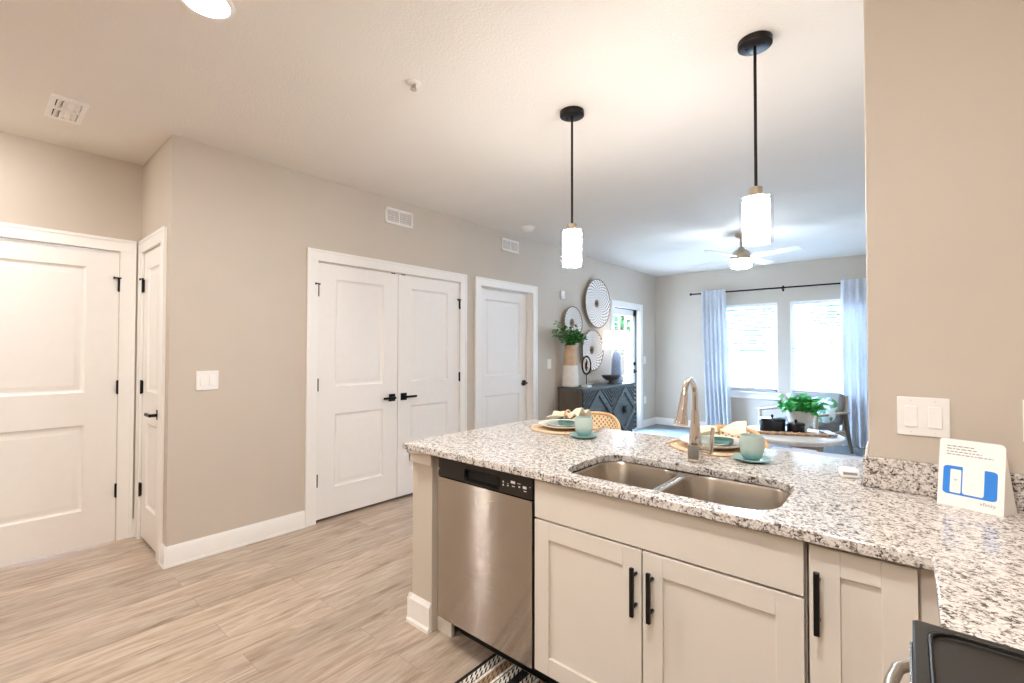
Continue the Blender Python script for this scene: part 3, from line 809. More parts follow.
# ---- range at the bottom right
t = thing('kitchen_range', 'black glass cooktop range with steel handle at the bottom right corner', 'range', (3.9, -.19, 0))
RX0, RX1, RY0, RY1 = 3.552, 4.24, -.57, .201
part('body', B().box(RX0+.03, RX1, RY0, RY1, .08, .895), 'blackgloss', t, bevel=.003)
for y in (RY0+.03, RY1-.08): part('foot', B().box(RX0+.06, RX1-.05, y, y+.05, 0, .08), 'dark', t)
b = B()
def rr(ins, z, r): return [(x, y, z) for x, y in rrect(RX0+ins, RX1-ins, RY0+ins, RY1-ins, r, 6)]
b.rings([rr(.0, .895, .004), rr(.0, .928, .004), rr(.003, .931, .006), rr(.017, .931, .03), rr(.022, .925, .034), rr(.026, .925, .034)], True, True, True)
ck = part('cooktop_frame', b, 'blackglass', t, ang=30)
part('cooktop_lip', B().rings([rr(.0185, .9312, .03), rr(.0205, .9322, .03), rr(.023, .9312, .03), rr(.021, .9302, .03), rr(.0185, .9312, .03)], True, False, False), 'bronze', ck)
for x, y, r in ((3.74, .02, .09), (3.74, -.38, .11), (4.06, .02, .11), (4.06, -.38, .08)):
    b = B(); b.rings([[(x+rr_*cos(2*pi*i/48), y+rr_*sin(2*pi*i/48), z) for i in range(48)] for rr_, z in ((r, .9252), (r, .9258), (r-.004, .9258), (r-.004, .9252))], True, False, False)
    part('burner_ring', b, 'grey', ck)
od = part('oven_door', B().box(RX0-.008, RX0+.03, RY0+.01, RY1-.012, .22, .80), 'blackglass', t, bevel=.004)
hb = B().tube([(RX0-.002, RY1-.012, .857), (RX0-.010, RY1-.018, .857), (RX0-.019, RY1-.035, .857), (RX0-.026, RY1-.08, .857), (RX0-.032, RY1-.18, .857), (RX0-.034, RY1-.30, .857), (RX0-.034, RY0+.30, .857), (RX0-.032, RY0+.18, .857), (RX0-.026, RY0+.08, .857), (RX0-.019, RY0+.035, .857), (RX0-.010, RY0+.018, .857), (RX0-.002, RY0+.012, .857)], .009, 14)
part('oven_handle', hb, 'steelhandle', od, ang=50)
part('control_fascia', B().box(RX0-.004, RX0+.03, RY0, RY1, .815, .893), 'steel', t, bevel=.003)

# ---- rug
RX, RY = 2.128, .735
b = B().box(RX, RX+1.0, RY-.75, RY-.004, .001, .012)
o = single('kitchen_rug', b, 'rug', 'black, white and tan striped woven rug in front of the dishwasher', 'rug', loc=(RX, RY-.375, 0), bevel=.003)

# ================================================================== fixtures
def wall_plate(m, u, z, w, h, label, toggles, group=None, name='light_switch', cat='light switch', outlet=False):
    c = m(u, 0, z); t = thing(name, label, cat, c, group)
    part('cover_plate', B().box(u-w/2, u+w/2, .0005, .007, z-h/2, z+h/2, m), 'plate', t, bevel=.003)
    for du in toggles:
        b = B()
        if outlet:
            b.box(u+du-.017, u+du+.017, .005, .0095, z-.034, z+.034, m)
            part('receptacle', b, 'plate', t, bevel=.002)
            for dz in (-.017, .017):
                part('socket_slots', B().box(u+du-.007, u+du-.005, .0090, .0098, z+dz-.004, z+dz+.005, m).box(u+du+.005, u+du+.007, .0090, .0098, z+dz-.004, z+dz+.005, m), 'dark', t)
        else:
            P = lambda d0, d1: [m(u+du-.0165, d0, z-.033), m(u+du+.0165, d0, z-.033), m(u+du+.0165, d1, z+.033), m(u+du-.0165, d1, z+.033)]
            b.rings([P(.005, .005), P(.013, .0085)])
            part('rocker', b, 'plate', t, bevel=.0015)
    for du in toggles:
        for dz in (-1, 1):
            q = m(u+du, .007, z+dz*(h/2-.012)); q2 = m(u+du, .0082, z+dz*(h/2-.012)); part('screw', B().cyl(q, q2, .003, n=10), 'grille', t)
    return t
wall_plate(mL, .212, 1.164, .130, .128, 'white double rocker switch on the wall left of the closet doors', (-.026, .026))
wall_plate(mL, 4.086, 1.186, .085, .125, 'white single rocker switch on the wall beside the leafy vase', (0,))
wall_plate(mD, 3.587, 1.161, .128, .124, 'large white double rocker switch on the wall above the backsplash', (-.029, .029))
wall_plate(mD, 3.868, 1.17, .128, .124, 'white wall plate cut off by the right edge of the picture', (-.029, .029))
wall_plate(mL, 6.975, 1.192, .09, .13, 'small white switch plate on the wall right of the patio door', (0,))
wall_plate(mL, 6.99, .48, .085, .125, 'white wall outlet low down right of the patio door', (0,), None, 'wall_outlet', 'outlet', True)

t = thing('wall_sensor', 'small white box on the wall above the leafy vase', 'sensor', mL(4.373, 0, 2.113))
part('housing', B().box(4.33, 4.415, .0005, .028, 2.055, 2.17, mL), 'plate', t, bevel=.006)
part('lens', B().box(4.352, 4.392, .027, .032, 2.075, 2.10, mL), 'grille', t, bevel=.002)

def return_vent(u0, u1, z0, z1, label):
    t = thing('wall_vent', label, 'vent', mL((u0+u1)/2, 0, z0), 'white return air vents high on the left wall')
    b = B(); f = .022; um = (u0+u1)/2
    b.box(u0, u0+f, .0005, .012, z0, z1, mL).box(u1-f, u1, .0005, .012, z0, z1, mL).box(u0, u1, .0005, .012, z0, z0+f, mL).box(u0, u1, .0005, .012, z1-f, z1, mL).box(um-.006, um+.006, .0005, .012, z0, z1, mL)
    part('frame', b, 'plate', t, bevel=.002)
    part('backing', B().box(u0+.01, u1-.01, .0005, .003, z0+.01, z1-.01, mL), 'grilleback', t)
    b = B(); n = 5
    for i in range(n):
        z = z0+f+(z1-z0-2*f)*(i+.5)/n; b.box(u0+f, u1-f, .003, .008, z-.0028, z+.0028, mL)
    k = 18
    for i in range(k):
        u = u0+f+(u1-u0-2*f)*(i+.5)/k; b.box(u-.002, u+.002, .004, .007, z0+f, z1-f, mL)
    part('grille', b, 'grille', t, smooth=False)
return_vent(1.578, 1.884, 2.513, 2.657, 'white wall vent above the closet doors')
return_vent(3.143, 3.452, 2.524, 2.668, 'white wall vent above the single door')

# ceiling register
t = thing('ceiling_vent', 'white ceiling air register at the upper left', 'vent', (-.085, -.478, H))
b = B(); x0, x1, y0, y1 = -.258, .088, -.556, -.404; z = H-.0005; xm = (x0+x1)/2
b.box(x0, x0+.04, y0, y1, z-.010, z).box(x1-.04, x1, y0, y1, z-.010, z).box(xm-.02, xm+.02, y0+.024, y1-.024, z-.010, z)
b.box(x0+.04, x1-.04, y0, y0+.024, z-.010, z).box(x0+.04, x1-.04, y1-.024, y1, z-.010, z)
part('frame', b, 'plate', t)
part('duct_opening', B().box(x0+.03, x1-.03, y0+.015, y1-.015, z-.0015, z), 'dark', t)
for i in range(4):
    y = y0+.040+i*(y1-y0-.080)/3; s_ = .011 if i < 2 else -.011
    P = [(y+s_-.0012, z-.0020), (y+s_+.0012, z-.0020), (y-s_*.2+.0012, z-.009), (y-s_+.0012, z-.013), (y-s_-.0012, z-.013), (y-s_*.2-.0012, z-.009)]
    b = B().rings([[(x0+.04, a, c) for a, c in P], [(xm-.02, a, c) for a, c in P]]).rings([[(xm+.02, a, c) for a, c in P], [(x1-.04, a, c) for a, c in P]])
    part('louver', b, 'plate', t)

t = thing('smoke_detector', 'round white smoke detector on the ceiling near the wall vent', 'smoke detector', (.351, 3.202, H))
part('mount', B().lathe([(.075, H-.012), (.075, H-.0005)], (.351, 3.202, 0), 32), 'plate', t)
part('cover', B().lathe([(.025, H-.048), (.045, H-.046), (.058, H-.035), (.062, H-.012)], (.351, 3.202, 0), 32), 'plate', t, ang=50)
t = thing('sprinkler_head', 'small white fire sprinkler in the middle of the ceiling', 'sprinkler', (1.638, .639, H))
part('escutcheon', B().lathe([(.030, H-.008), (.036, H-.004), (.037, H-.0005)], (1.638, .639, 0), 28), 'plate', t)
part('deflector', B().cyl((1.638, .639, H-.03), (1.638, .639, H-.006), .006).lathe([(.016, H-.036), (.016, H-.033)], (1.638, .639, 0), 16).box(1.622, 1.626, .636, .642, H-.033, H-.006).box(1.650, 1.654, .636, .642, H-.033, H-.006), 'nickel', t)

def downlight(x, y, label, power, drop=1.0):
    t = thing('ceiling_light', label, 'ceiling light', (x, y, H), 'round recessed ceiling lights')
    part('trim_ring', B().rings([[(x+r*cos(2*pi*i/40), y+r*sin(2*pi*i/40), zz) for i in range(40)] for r, zz in ((.098, H-.0005), (.096, H-.006), (.080, H-.010), (.076, H-.004), (.076, H-.0005))], True, False, False), 'plate', t, ang=50)
    lens = mat('lit_downlight_lens', 'ffffff', .4, emit=(1, .995, .98), es=DOWN_E*power)
    part('lens', B().lathe([(.018, H-.003-.023*drop), (.045, H-.003-.0215*drop), (.064, H-.003-.016*drop), (.073, H-.003-.009*drop), (.075, H-.003)], (x, y, 0), 40), lens, t, ang=80)
downlight(1.47, -.235, 'round recessed ceiling light at the top left of the picture', .68, .35)
downlight(3.3, -.5, 'unseen round recessed ceiling light added over the kitchen floor by the range', .85)  # unseen lamp, added to brighten the right wall and kitchen
downlight(-.2, -1.2, 'round recessed ceiling light in front of the entry door', .55)
downlight(3.0, -2.0, 'unseen round recessed ceiling light added at the rear of the kitchen', 1.05)  # unseen lamp, added as fill from behind the camera

def pendant(x, y, zs, label):
    zt, z1, zb = zs
    t = thing('pendant_light', label, 'pendant light', (x, y, H), 'glass cylinder pendants over the peninsula')
    cn = part('canopy', B().lathe([(.066, H-.026), (.069, H-.024), (.069, H-.0005)], (x, y, 0), 40), 'bronze', t)
    for dx in (-.035, .035): part('canopy_screw', B().cyl((x+dx, y, H-.030), (x+dx, y, H-.024), .006, n=12), 'black', cn)
    part('rod', B().cyl((x, y, zt+.005), (x, y, H-.024), .0065, n=14), 'bronze', t)
    part('socket_cap', B().lathe([(.012, zt+.012), (.026, zt+.010), (.027, zt+.006), (.027, z1+.002), (.03, z1-.003)], (x, y, 0), 32), 'fannickel', t)
    part('glass_shade', B().rings([[(x+r*cos(2*pi*i/48), y+r*sin(2*pi*i/48), z) for i in range(48)] for r, z in ((.028, z1-.002), (.064, z1-.002), (.068, z1-.006), (.068, zb), (.066, zb), (.066, z1-.008), (.028, z1-.006))], True, False, False), 'cleargl', t, ang=50)
    part('diffuser', B().rings([[(x+r*cos(2*pi*i/40), y+r*sin(2*pi*i/40), z) for i in range(40)] for r, z in ((.02, z1-.008), (.048, z1-.010), (.053, z1-.016), (.053, zb+.008), (.049, zb+.002), (.02, zb+.002))], True, True, True), 'opal', t, ang=50)
pendant(2.099, 1.409, (2.081, 2.058, 1.852), 'pendant light on the left, nearer the closet doors')
pendant(3.052, 1.415, (2.077, 2.046, 1.843), 'pendant light on the right, nearer the beige wall')

# ceiling fan
fx, fy = 2.08, 5.05
t = thing('ceiling_fan', 'ceiling fan with white blades and lit drum lamp in the living room', 'ceiling fan', (fx, fy, H))
part('canopy', B().lathe([(.03, H-.06), (.06, H-.04), (.068, H-.0005)], (fx, fy, 0), 32), 'fannickel', t, ang=50)
part('downrod', B().cyl((fx, fy, 2.55), (fx, fy, H-.03), .013, n=14), 'fannickel', t)
part('motor_housing', B().lathe([(.018, 2.585), (.03, 2.575), (.04, 2.555), (.065, 2.545), (.095, 2.515), (.10, 2.49), (.088, 2.487), (.088, 2.478), (.112, 2.475), (.116, 2.455), (.112, 2.43), (.06, 2.425)][::-1], (fx, fy, 0), 36), 'fannickel', t, ang=50)
part('light_drum', B().lathe([(.085, 2.335), (.105, 2.345), (.112, 2.36), (.112, 2.428), (.06, 2.43)], (fx, fy, 0), 36), 'fanlens', t, ang=50)
for k in range(4):
    a = radians(-16+90*k); ca, sa = cos(a), sin(a)
    def bl(u, v, w):
        q = u; tw = -v*.21
        return (fx+ca*u-sa*v, fy+sa*u+ca*v, 2.462+w+tw)
    poly = [(.17, -.052), (.62, -.068), (.655, -.045), (.655, .062), (.17, .052)]
    bld = part('blade', B().prism(poly, -.003, .003, bl), 'trim', t, bevel=.001)
    part('blade_bracket', B().prism([(.09, -.02), (.17, -.03), (.215, -.025), (.215, .025), (.17, .03), (.09, .02)], -.009, -.004, bl), 'fannickel', bld)

# ================================================================== living room: sideboard wall
SB0, SB1, SD, SZ0, SZ1 = 4.243, 5.752, .42, .17, .875
t = thing('sideboard', 'charcoal blue sideboard with carved diamond fronts against the wall', 'sideboard', (.23, 5.0, 0))
part('case', B().box(.035, SD-.025, SB0, SB1, SZ0, SZ1-.03), 'sideend', t, bevel=.003)
part('top', B().box(.03, SD, SB0-.006, SB1+.006, SZ1-.03, SZ1), 'side', t, bevel=.003)
b = B()
for y in (SB0+.06, SB1-.06):
    for x in (.07, SD-.05): b.box(x-.012, x+.012, y-.012, y+.012, 0, SZ0-.012)
    b.box(.06, SD-.04, y-.012, y+.012, SZ0-.024, SZ0)
b.box(.06, .084, SB0+.05, SB1-.05, SZ0-.022, SZ0).box(SD-.062, SD-.038, SB0+.05, SB1-.05, SZ0-.022, SZ0)
part('leg_frame', b, 'black', t)
nd = 2; wd = (SB1-SB0-.03)/nd
for k in range(nd):
    y0 = SB0+.015+k*wd+.003; y1 = y0+wd-.006; z0, z1 = SZ0+.012, SZ1-.04; yc, zc = (y0+y1)/2, (z0+z1)/2; hy, hz = (y1-y0)/2, (z1-z0)/2
    X = SD-.018
    dr_ = part('door', B().box(SD-.03, X, y0, y1, z0, z1), mat('rib_gap_shade', '2b2826', .7), t, smooth=False)  # darker colour paints in the shade between the ribs
    b = B()
    # ribs parallel to the diamond's sides, clipped to each corner triangle
    for sy in (-1, 1):
        for sz in (-1, 1):
            n = 5
            for i in range(n):
                f0 = 1.04+(i+.12)*.96/n; f1 = 1.04+(i+.62)*.96/n   # |dy|/hy + |dz|/hz
                pts = []
                for f in (f0, f1):
                    a_, b_ = (min(1, f), f-min(1, f)), (f-min(1, f), min(1, f))
                    pts.append((a_, b_))
                q = [pts[0][0], pts[0][1], pts[1][1], pts[1][0]]
                P = [(yc+sy*hy*u, zc+sz*hz*v) for u, v in q]
                b.rings([[(X-.001, p[0], p[1]) for p in P], [(X+.016, p[0], p[1]) for p in P]])
    part('carved_ribs', b, 'side', dr_, smooth=False)
    b = B()
    def dia(f, x): return [(x, yc+hy*f, zc), (x, yc, zc+hz*f), (x, yc-hy*f, zc), (x, yc, zc-hz*f)]
    b.rings([dia(1.0, X), dia(1.0, X+.030), dia(.80, X+.030), dia(.76, X+.006)], True, False, False)
    part('diamond_frame', b, 'side', dr_, smooth=False)
    part('diamond_panel', B().rings([dia(.80, X), dia(.80, X+.006)]), 'side', dr_, smooth=False)
    b = B(); b.ball((X+.034, yc, zc), .022, .045, .045)
    for i in range(4):
        a = pi/2*i+pi/4; b.tube([(X+.03, yc, zc), (X+.036, yc+.075*cos(a), zc+.075*sin(a))], [.018, .006], 8)
    part('knob', b, 'iron', dr_)
ST = SZ1+.001

# vase, leafy branches, ring, bowl, lamp
vx, vy = .14, 4.375
t = thing('vase', 'tall tapering vase of tan clay above cream on the sideboard', 'vase', (vx, vy, ST))
part('cream_base', B().lathe([(.095, ST), (.112, ST+.015), (.108, ST+.15), (.098, ST+.29)], (vx, vy, 0), 36), 'vaselow', t, ang=50, label='cream lower half')
part('tan_neck', B().lathe([(.098, ST+.29), (.085, ST+.42), (.071, ST+.545), (.073, ST+.555), (.064, ST+.555), (.062, ST+.53), (.07, ST+.4)], (vx, vy, 0), 36, cap0=False), 'vasetop', t, ang=50, label='tan clay upper half')
rnd = random.Random(11)
t = thing('leafy_branches', 'spray of green leafy branches standing in the tall vase', 'plant', (vx, vy, ST+.5))
b = B(); L = []
dirs = [(.1, -1, .42), (.25, -.95, .22), (.05, -.8, .62), (.35, -.7, .1), (.0, -.5, .75), (.4, -.4, .5), (.5, -.1, .35), (.55, .2, .25), (.1, -.2, .95), (.2, .25, .8), (.3, .55, .45), (.1, .75, .5), (.45, .5, .15), (.0, -.95, .3), (.3, -.15, .65), (.4, .1, .55)]
for d in dirs:
    d = Vector(d); l = .40*rnd.uniform(.85, 1.15) if d.y < -.75 else .25*rnd.uniform(.85, 1.2)
    p0 = Vector((vx, vy, ST+.45)); p1 = Vector((vx, vy, ST+.57))+Vector((d.x, d.y, 0))*.03; p2 = p1+d*l*.55+Vector((0, 0, .03)); p3 = p1+d*l
    P = [p0, p1, p1.lerp(p2, .5)+Vector((0, 0, .01)), p2, p3]
    P = [Vector((max(q.x, .05), q.y, q.z)) for q in P]
    b.tube(P, [.004, .004, .0035, .003, .0015], 6)
    for s_ in range(14):
        q = P[1].lerp(P[3], s_/7) if s_ < 7 else P[3].lerp(P[4], (s_-7)/6)
        for _ in range(3 if l < .33 else 2): L.append(q+Vector((rnd.uniform(-.03, .03), rnd.uniform(-.03, .03), rnd.uniform(-.03, .03))))
part('stems', b, 'stem', t)
b = B(); leaves(b, [(max(q[0], .07), q[1], q[2]) for q in L], .05, rnd); part('foliage', b, 'leafdark', t, recalc=False)

rx, ry = .30, 4.52
t = thing('ring_sculpture', 'dark oval ring ornament on a thin stem beside the vase', 'ornament', (rx, ry, ST))
part('base', B().box(rx-.05, rx+.05, ry-.05, ry+.05, ST, ST+.03), 'whitewash', t, bevel=.003, label='white base block')
part('stem', B().cyl((rx, ry, ST+.03), (rx, ry, ST+.17), .006, n=12), 'iron', t)
ca, sa = cos(radians(40)), sin(radians(40))
def oval(r, z): return [(rx+ca*r*cos(2*pi*i/40), ry+sa*r*cos(2*pi*i/40), ST+.29+z*sin(2*pi*i/40)) for i in range(40)]
part('ring', B().tube(oval(.056, .118), .011, 10, close=True), 'iron', t)
part('inner_ring', B().tube(oval(.037, .088), .011, 10, close=True), 'whitewash', t, label='white inner ring')
part('centre_knot', B().tube([(rx, ry, ST+.37), (rx+.008, ry, ST+.33), (rx-.008, ry, ST+.27), (rx, ry, ST+.21)], [.006, .012, .012, .006], 10), 'iron', t)

bx, by = .25, 5.28
t = thing('footed_bowl', 'dark brown footed bowl on the sideboard in front of the lamp', 'bowl', (bx, by, ST))
part('dish', B().lathe([(.03, ST+.045), (.07, ST+.055), (.115, ST+.085), (.138, ST+.125), (.130, ST+.125), (.105, ST+.092), (.06, ST+.066), (.0, ST+.06)], (bx, by, 0), 40), 'bowl', t, ang=50)
part('foot', B().lathe([(.055, ST), (.055, ST+.008), (.03, ST+.02), (.03, ST+.05)], (bx, by, 0), 32), 'bowl', t, ang=50)

lx, ly = .215, 5.52
t = thing('table_lamp', 'slate blue table lamp with a lit white drum shade on the sideboard', 'lamp', (lx, ly, ST))
part('base', B().lathe([(.085, ST), (.088, ST+.012), (.082, ST+.10), (.068, ST+.30), (.055, ST+.44), (.03, ST+.47), (.012, ST+.475), (.012, ST+.53)], (lx, ly, 0), 36), 'lampbody', t, ang=50)
part('lamp_shade', B().rings([[(lx+r*cos(2*pi*i/48), ly+r*sin(2*pi*i/48), z) for i in range(48)] for r, z in ((.215, 1.375), (.185, 1.66), (.182, 1.66), (.212, 1.375))], True, False, False), 'lampshade', t, ang=50)
part('harp_finial', B().cyl((lx, ly, 1.40), (lx, ly, 1.69), .005, n=10).ball((lx, ly, 1.70), .012), 'nickel', t)
part('bulb', B().ball((lx, ly, 1.5), .035, .035, .05), mat('lit_bulb', 'ffffff', .4, emit=(.95, .95, 1), es=2*LAMP_E), t)

def disc(y, z, r, label):
    t = thing('wall_basket', label, 'wall decor', (.0, y, z), 'round woven wall baskets over the sideboard')
    b = B(); R = []
    for i, (q, d) in enumerate(((0.02, .024), (.10, .024), (.14, .034), (.6, .036), (.92, .055), (1.0, .062), (1.0, .054), (.92, .046), (.6, .026), (.05, .012))):
        R.append([(d, y+r*q*cos(2*pi*k/56), z+r*q*sin(2*pi*k/56)) for k in range(56)])
    b.rings(R, True, True, True)
    for v in b.bm.verts: v.co -= Vector((0, y, z))
    o = make('woven_disc', b, 'basket', ang=50); o.parent = t
    part('rim', B().tube([(.058, y+r*cos(2*pi*k/56), z+r*sin(2*pi*k/56)) for k in range(56)], .008, 8, close=True), mat('brown_rim', '8a7767', .8), t)
    b = B().cyl((.002, y, z), (.03, y, z), .02, n=12); part('hanger', b, 'iron', t)
disc(5.25, 2.062, .362, 'largest woven wall basket, uppermost of the three')
disc(4.575, 1.74, .225, 'smallest woven wall basket, above the leafy branches')
disc(5.105, 1.367, .295, 'middle sized woven wall basket, lowest and right of the vase')

# ---- curtains and rod
RZ, RYY = 2.345, 7.37
t = thing('curtain_rod', 'long black curtain rod above the two windows', 'curtain rod', (2.1, RYY, RZ))
part('rod', B().cyl((.70, RYY, RZ), (3.72, RYY, RZ), .012, n=14), 'black', t)
for s, x in ((-1, .70), (1, 3.72)):
    part('finial', B().cyl((x, RYY, RZ), (x+s*.012, RYY, RZ), .017, n=14).cyl((x+s*.012, RYY, RZ), (x+s*.03, RYY, RZ), .024, n=14), 'black', t)
for x in (1.05, 2.085, 3.62):
    part('bracket', B().box(x-.008, x+.008, RYY, 7.4555, RZ-.008, RZ+.004).box(x-.014, x+.014, 7.449, 7.4555, RZ-.05, RZ+.04).box(x-.008, x+.008, RYY-.018, RYY+.018, RZ-.022, RZ-.010), 'black', t)
def curtain(x0, x1, xb0, xb1, label, seed, nf):
    rnd = random.Random(seed); ph = rnd.uniform(0, 6)
    def fn(u, v):
        w = v; a = x0+(x1-x0)*u; c = xb0+(xb1-xb0)*u
        x = c+(a-c)*w; z = .012+(RZ+.04-.012)*v
        amp = .018+.018*(1-v); pin = 1 if v < .93 else .75
        y = RYY-.045 + amp*pin*sin(2*pi*nf*u+ph+.5*sin(3*v)) + .012*(1-v)*sin(2*pi*nf*.5*u+2*v+ph)
        if v > .96: y = RYY-.045+(y-RYY+.045)*.8
        return (x+.012*sin(5*v+u*4)*(1-v), y-.02*(1-v), z)
    t = thing('curtain', label, 'curtain', ((x0+x1)/2, RYY, 0), 'pale blue curtains at the living room windows')
    part('cloth', B().slab(fn, 90, 24, .004), 'curtain', t, ang=80)
    for i in range(5):
        x = x0+(x1-x0)*(i+.5)/5
        part('hook', B().tube([(x, RYY-.008+.024*cos(2*pi*k/14), RZ+.019*sin(2*pi*k/14)) for k in range(14)], .002, 6, close=True), 'black', t)
curtain(.872, 1.263, .93, 1.36, 'pale blue curtain hanging left of the windows', 3, 6)
curtain(2.835, 3.50, 2.80, 3.55, 'pale blue curtain at the right, partly behind the beige wall', 4, 8)

# ---- coffee table and what stands on it
tx, ty, tr, tz = 2.54, 5.03, .525, .46
t = thing('coffee_table', 'round whitewashed coffee table on thick legs in front of the armchair', 'table', (tx, ty, 0))
part('tabletop', B().lathe([(tr-.035, tz-.05), (tr-.008, tz-.042), (tr, tz-.02), (tr-.004, tz-.004), (tr-.012, tz)], (tx, ty, 0), 64), 'tablewood', t, ang=50)
for k, a in enumerate((200, 320, 80)):
    lx_, ly_ = tx+.33*cos(radians(a)), ty+.33*sin(radians(a))
    part('leg', B().lathe([(.085, 0), (.088, .01), (.11, tz-.05)], (lx_, ly_, 0), 32), 'tableleg', t, ang=50)
TT = tz+.001
# beaded tray
dx, dy = Vector((cos(radians(24)), sin(radians(24)), 0)), Vector((-sin(radians(24)), cos(radians(24)), 0))
TC = Vector((2.53, 4.98, 0))
def tp(u, v, z): q = TC+dx*u+dy*v; return (q.x, q.y, z)
t = thing('beaded_tray', 'long wooden tray edged with tan beads on the coffee table', 'tray', (TC.x, TC.y, TT))
part('base', B().prism([(-.40, -.10), (.40, -.10), (.40, .12), (-.40, .12)], TT, TT+.014, tp), 'traywood', t, bevel=.002)
for i in range(30):
    u = -.36+.72*i/29
    part('bead', B().ball(tp(u, -.112+.012*sin(i*2.1), TT+.021), .0165+.003*sin(i*1.7), n=12, k=8), 'bead', t)
for s in (-1, 1):
    part('handle', B().prism([(s*.36, -.12), (s*.46, -.12), (s*.46, .13), (s*.36, .13)][::s], TT+.014, TT+.034, tp), 'traywood', t, bevel=.004)
def canister(x, y, r, h, label):
    z = TT+.0145; t = thing('canister', label, 'canister', (x, y, z), 'black lidded canisters on the tray')
    part('body', B().lathe([(r*.96, z), (r, z+.006), (r, z+h-.022)], (x, y, 0), 40), 'canister', t, ang=50)
    ld = part('lid', B().lathe([(r+.004, z+h-.022), (r+.004, z+h-.006), (r*.98, z+h)], (x, y, 0), 40), 'canlid', t, ang=50)
    part('knob', B().cyl((x, y, z+h), (x, y, z+h+.012), .008, n=12).ball((x, y, z+h+.022), .017), 'black', ld)
canister(*tp(-.115, .045, 0)[:2], .125, .145, 'larger black lidded canister on the tray')
canister(*tp(.105, .008, 0)[:2], .084, .105, 'smaller black lidded canister beside the white planter')
px, py_ = tp(.225, .285, 0)[:2]; z = TT
t = thing('potted_plant', 'bushy bright green plant in a cream footed pot on the coffee table', 'plant', (px, py_, z))
part('pot', B().lathe([(.066, z), (.07, z+.01), (.075, z+.03), (.112, z+.09), (.134, z+.16), (.139, z+.225), (.135, z+.23), (.128, z+.22), (.118, z+.19)], (px, py_, 0), 44, cap1=False), 'pot', t, ang=50)
part('soil', B().lathe([(.118, z+.185), (.124, z+.20)], (px, py_, 0), 32), 'soil', t)
rnd = random.Random(21); b = B(); L = []
for _ in range(70):
    a = rnd.uniform(0, 2*pi); e = rnd.uniform(.4, 1.5); l = rnd.uniform(.13, .215)
    d = Vector((cos(a)*cos(e), sin(a)*cos(e), sin(e)*.85)); p0 = Vector((px, py_, z+.2))+Vector((d.x, d.y, 0))*.07
    p1 = p0+d*l; b.tube([p0, p0.lerp(p1, .5)+Vector((0, 0, .02)), p1], [.003, .0025, .0015], 5)
    for s in range(9): L.append(p0.lerp(p1, .35+.65*s/8)+Vector((rnd.uniform(-.02, .02), rnd.uniform(-.02, .02), rnd.uniform(-.01, .03))))
part('stems', b, 'stem', t)
b = B(); leaves(b, L, .075, rnd); part('foliage', b, 'leafbright', t, recalc=False)

# ---- armchair (built facing -y at the origin, then turned)
t = thing('armchair', 'grey cushioned armchair with pale oak arms in front of the window', 'armchair', (0, 0, 0))
for s in (-1, 1):
    part('arm', B().box(s*.38-.03, s*.38+.03, -.36, .36, .535, .562), 'chairwood', t, bevel=.008)
    part('front_leg', B().tube([(s*.375, -.33, .54), (s*.378, -.335, .3), (s*.385, -.345, 0)], [.026, .024, .016], 12), 'chairwood', t)
    part('rear_leg', B().tube([(s*.375, .31, .56), (s*.38, .35, .3), (s*.39, .44, 0)], [.026, .026, .017], 12), 'chairleg', t)
    part('side_rail', B().box(s*.36-.015, s*.36+.015, -.32, .33, .24, .31), 'chairwood', t, bevel=.004)
for y in (-.33, .30): part('cross_rail', B().box(-.36, .36, y, y+.03, .24, .31), 'chairwood', t, bevel=.004)
part('seat_cushion', B().box(-.335, .335, -.36, .28, .30, .43), 'greycloth', t, bevel=.04, seg=4)
def mk(b, ang, c):
    R = Matrix.Rotation(ang, 4, 'X'); c = Vector(c)
    for v in b.bm.verts: v.co = R @ (v.co-c)+c
    return b
part('back_cushion', mk(B().box(-.345, .345, .20, .33, .38, .80), radians(-12), (0, .26, .40)), 'greycloth', t, bevel=.04, seg=4)
b = B()
for x in (-.34, .34): b.tube([(x, .33, .28), (x, .37, .55), (x, .425, .76)], [.02, .02, .016], 10)
b.tube([(-.34, .415, .72), (.34, .415, .72)], .018, 10).tube([(-.34, .36, .5), (.34, .36, .5)], .016, 10)
part('back_frame', b, 'chairwood', t)
t.location = (2.46, 6.52, 0); t.rotation_euler = (0, 0, radians(-23))
b = B().ball((0, 0, 0), .17, .065, .155, 28, 16)
for v in b.bm.verts:   # square the cushion up
    x, z_ = v.co.x/.17, v.co.z/.155; k = 1+.32*abs(x*z_)*1.6; v.co.x *= k; v.co.z *= k
o = make('throw_pillow', b, 'pillow', ang=80); tag(o, 'small pillow with a green and blue leaf print on the grey armchair', 'pillow')
o.location = (2.46+.12, 6.52+.03, .62); o.rotation_euler = (radians(-20), 0, radians(-23))
o.location = (2.70, 6.36, .60)

# ---- sofa with its back to the kitchen
t = thing('sofa', 'pale grey sofa with its low back just beyond the worktop', 'sofa', (3.75, 3.1, 0))
part('back', B().box(2.822, 4.70, 2.62, 2.86, .12, .70), 'sofa', t, bevel=.018, seg=3)
part('seat_base', B().box(2.84, 4.69, 2.86, 3.55, .12, .30), 'sofa', t, bevel=.02)
for x0, x1 in ((3.02, 3.75), (3.76, 4.50)):
    part('seat_cushion', B().box(x0, x1, 2.87, 3.58, .301, .44), 'sofa', t, bevel=.035, seg=3)
for x0, x1 in ((2.822, 3.01), (4.51, 4.70)):
    part('arm', B().box(x0, x1, 2.862, 3.56, .12, .58), 'sofa', t, bevel=.018, seg=3)
for x in (2.9, 4.62):
    for y in (2.7, 3.46): part('leg', B().cyl((x, y, 0), (x, y, .12), .018, .025), 'chairleg', t)

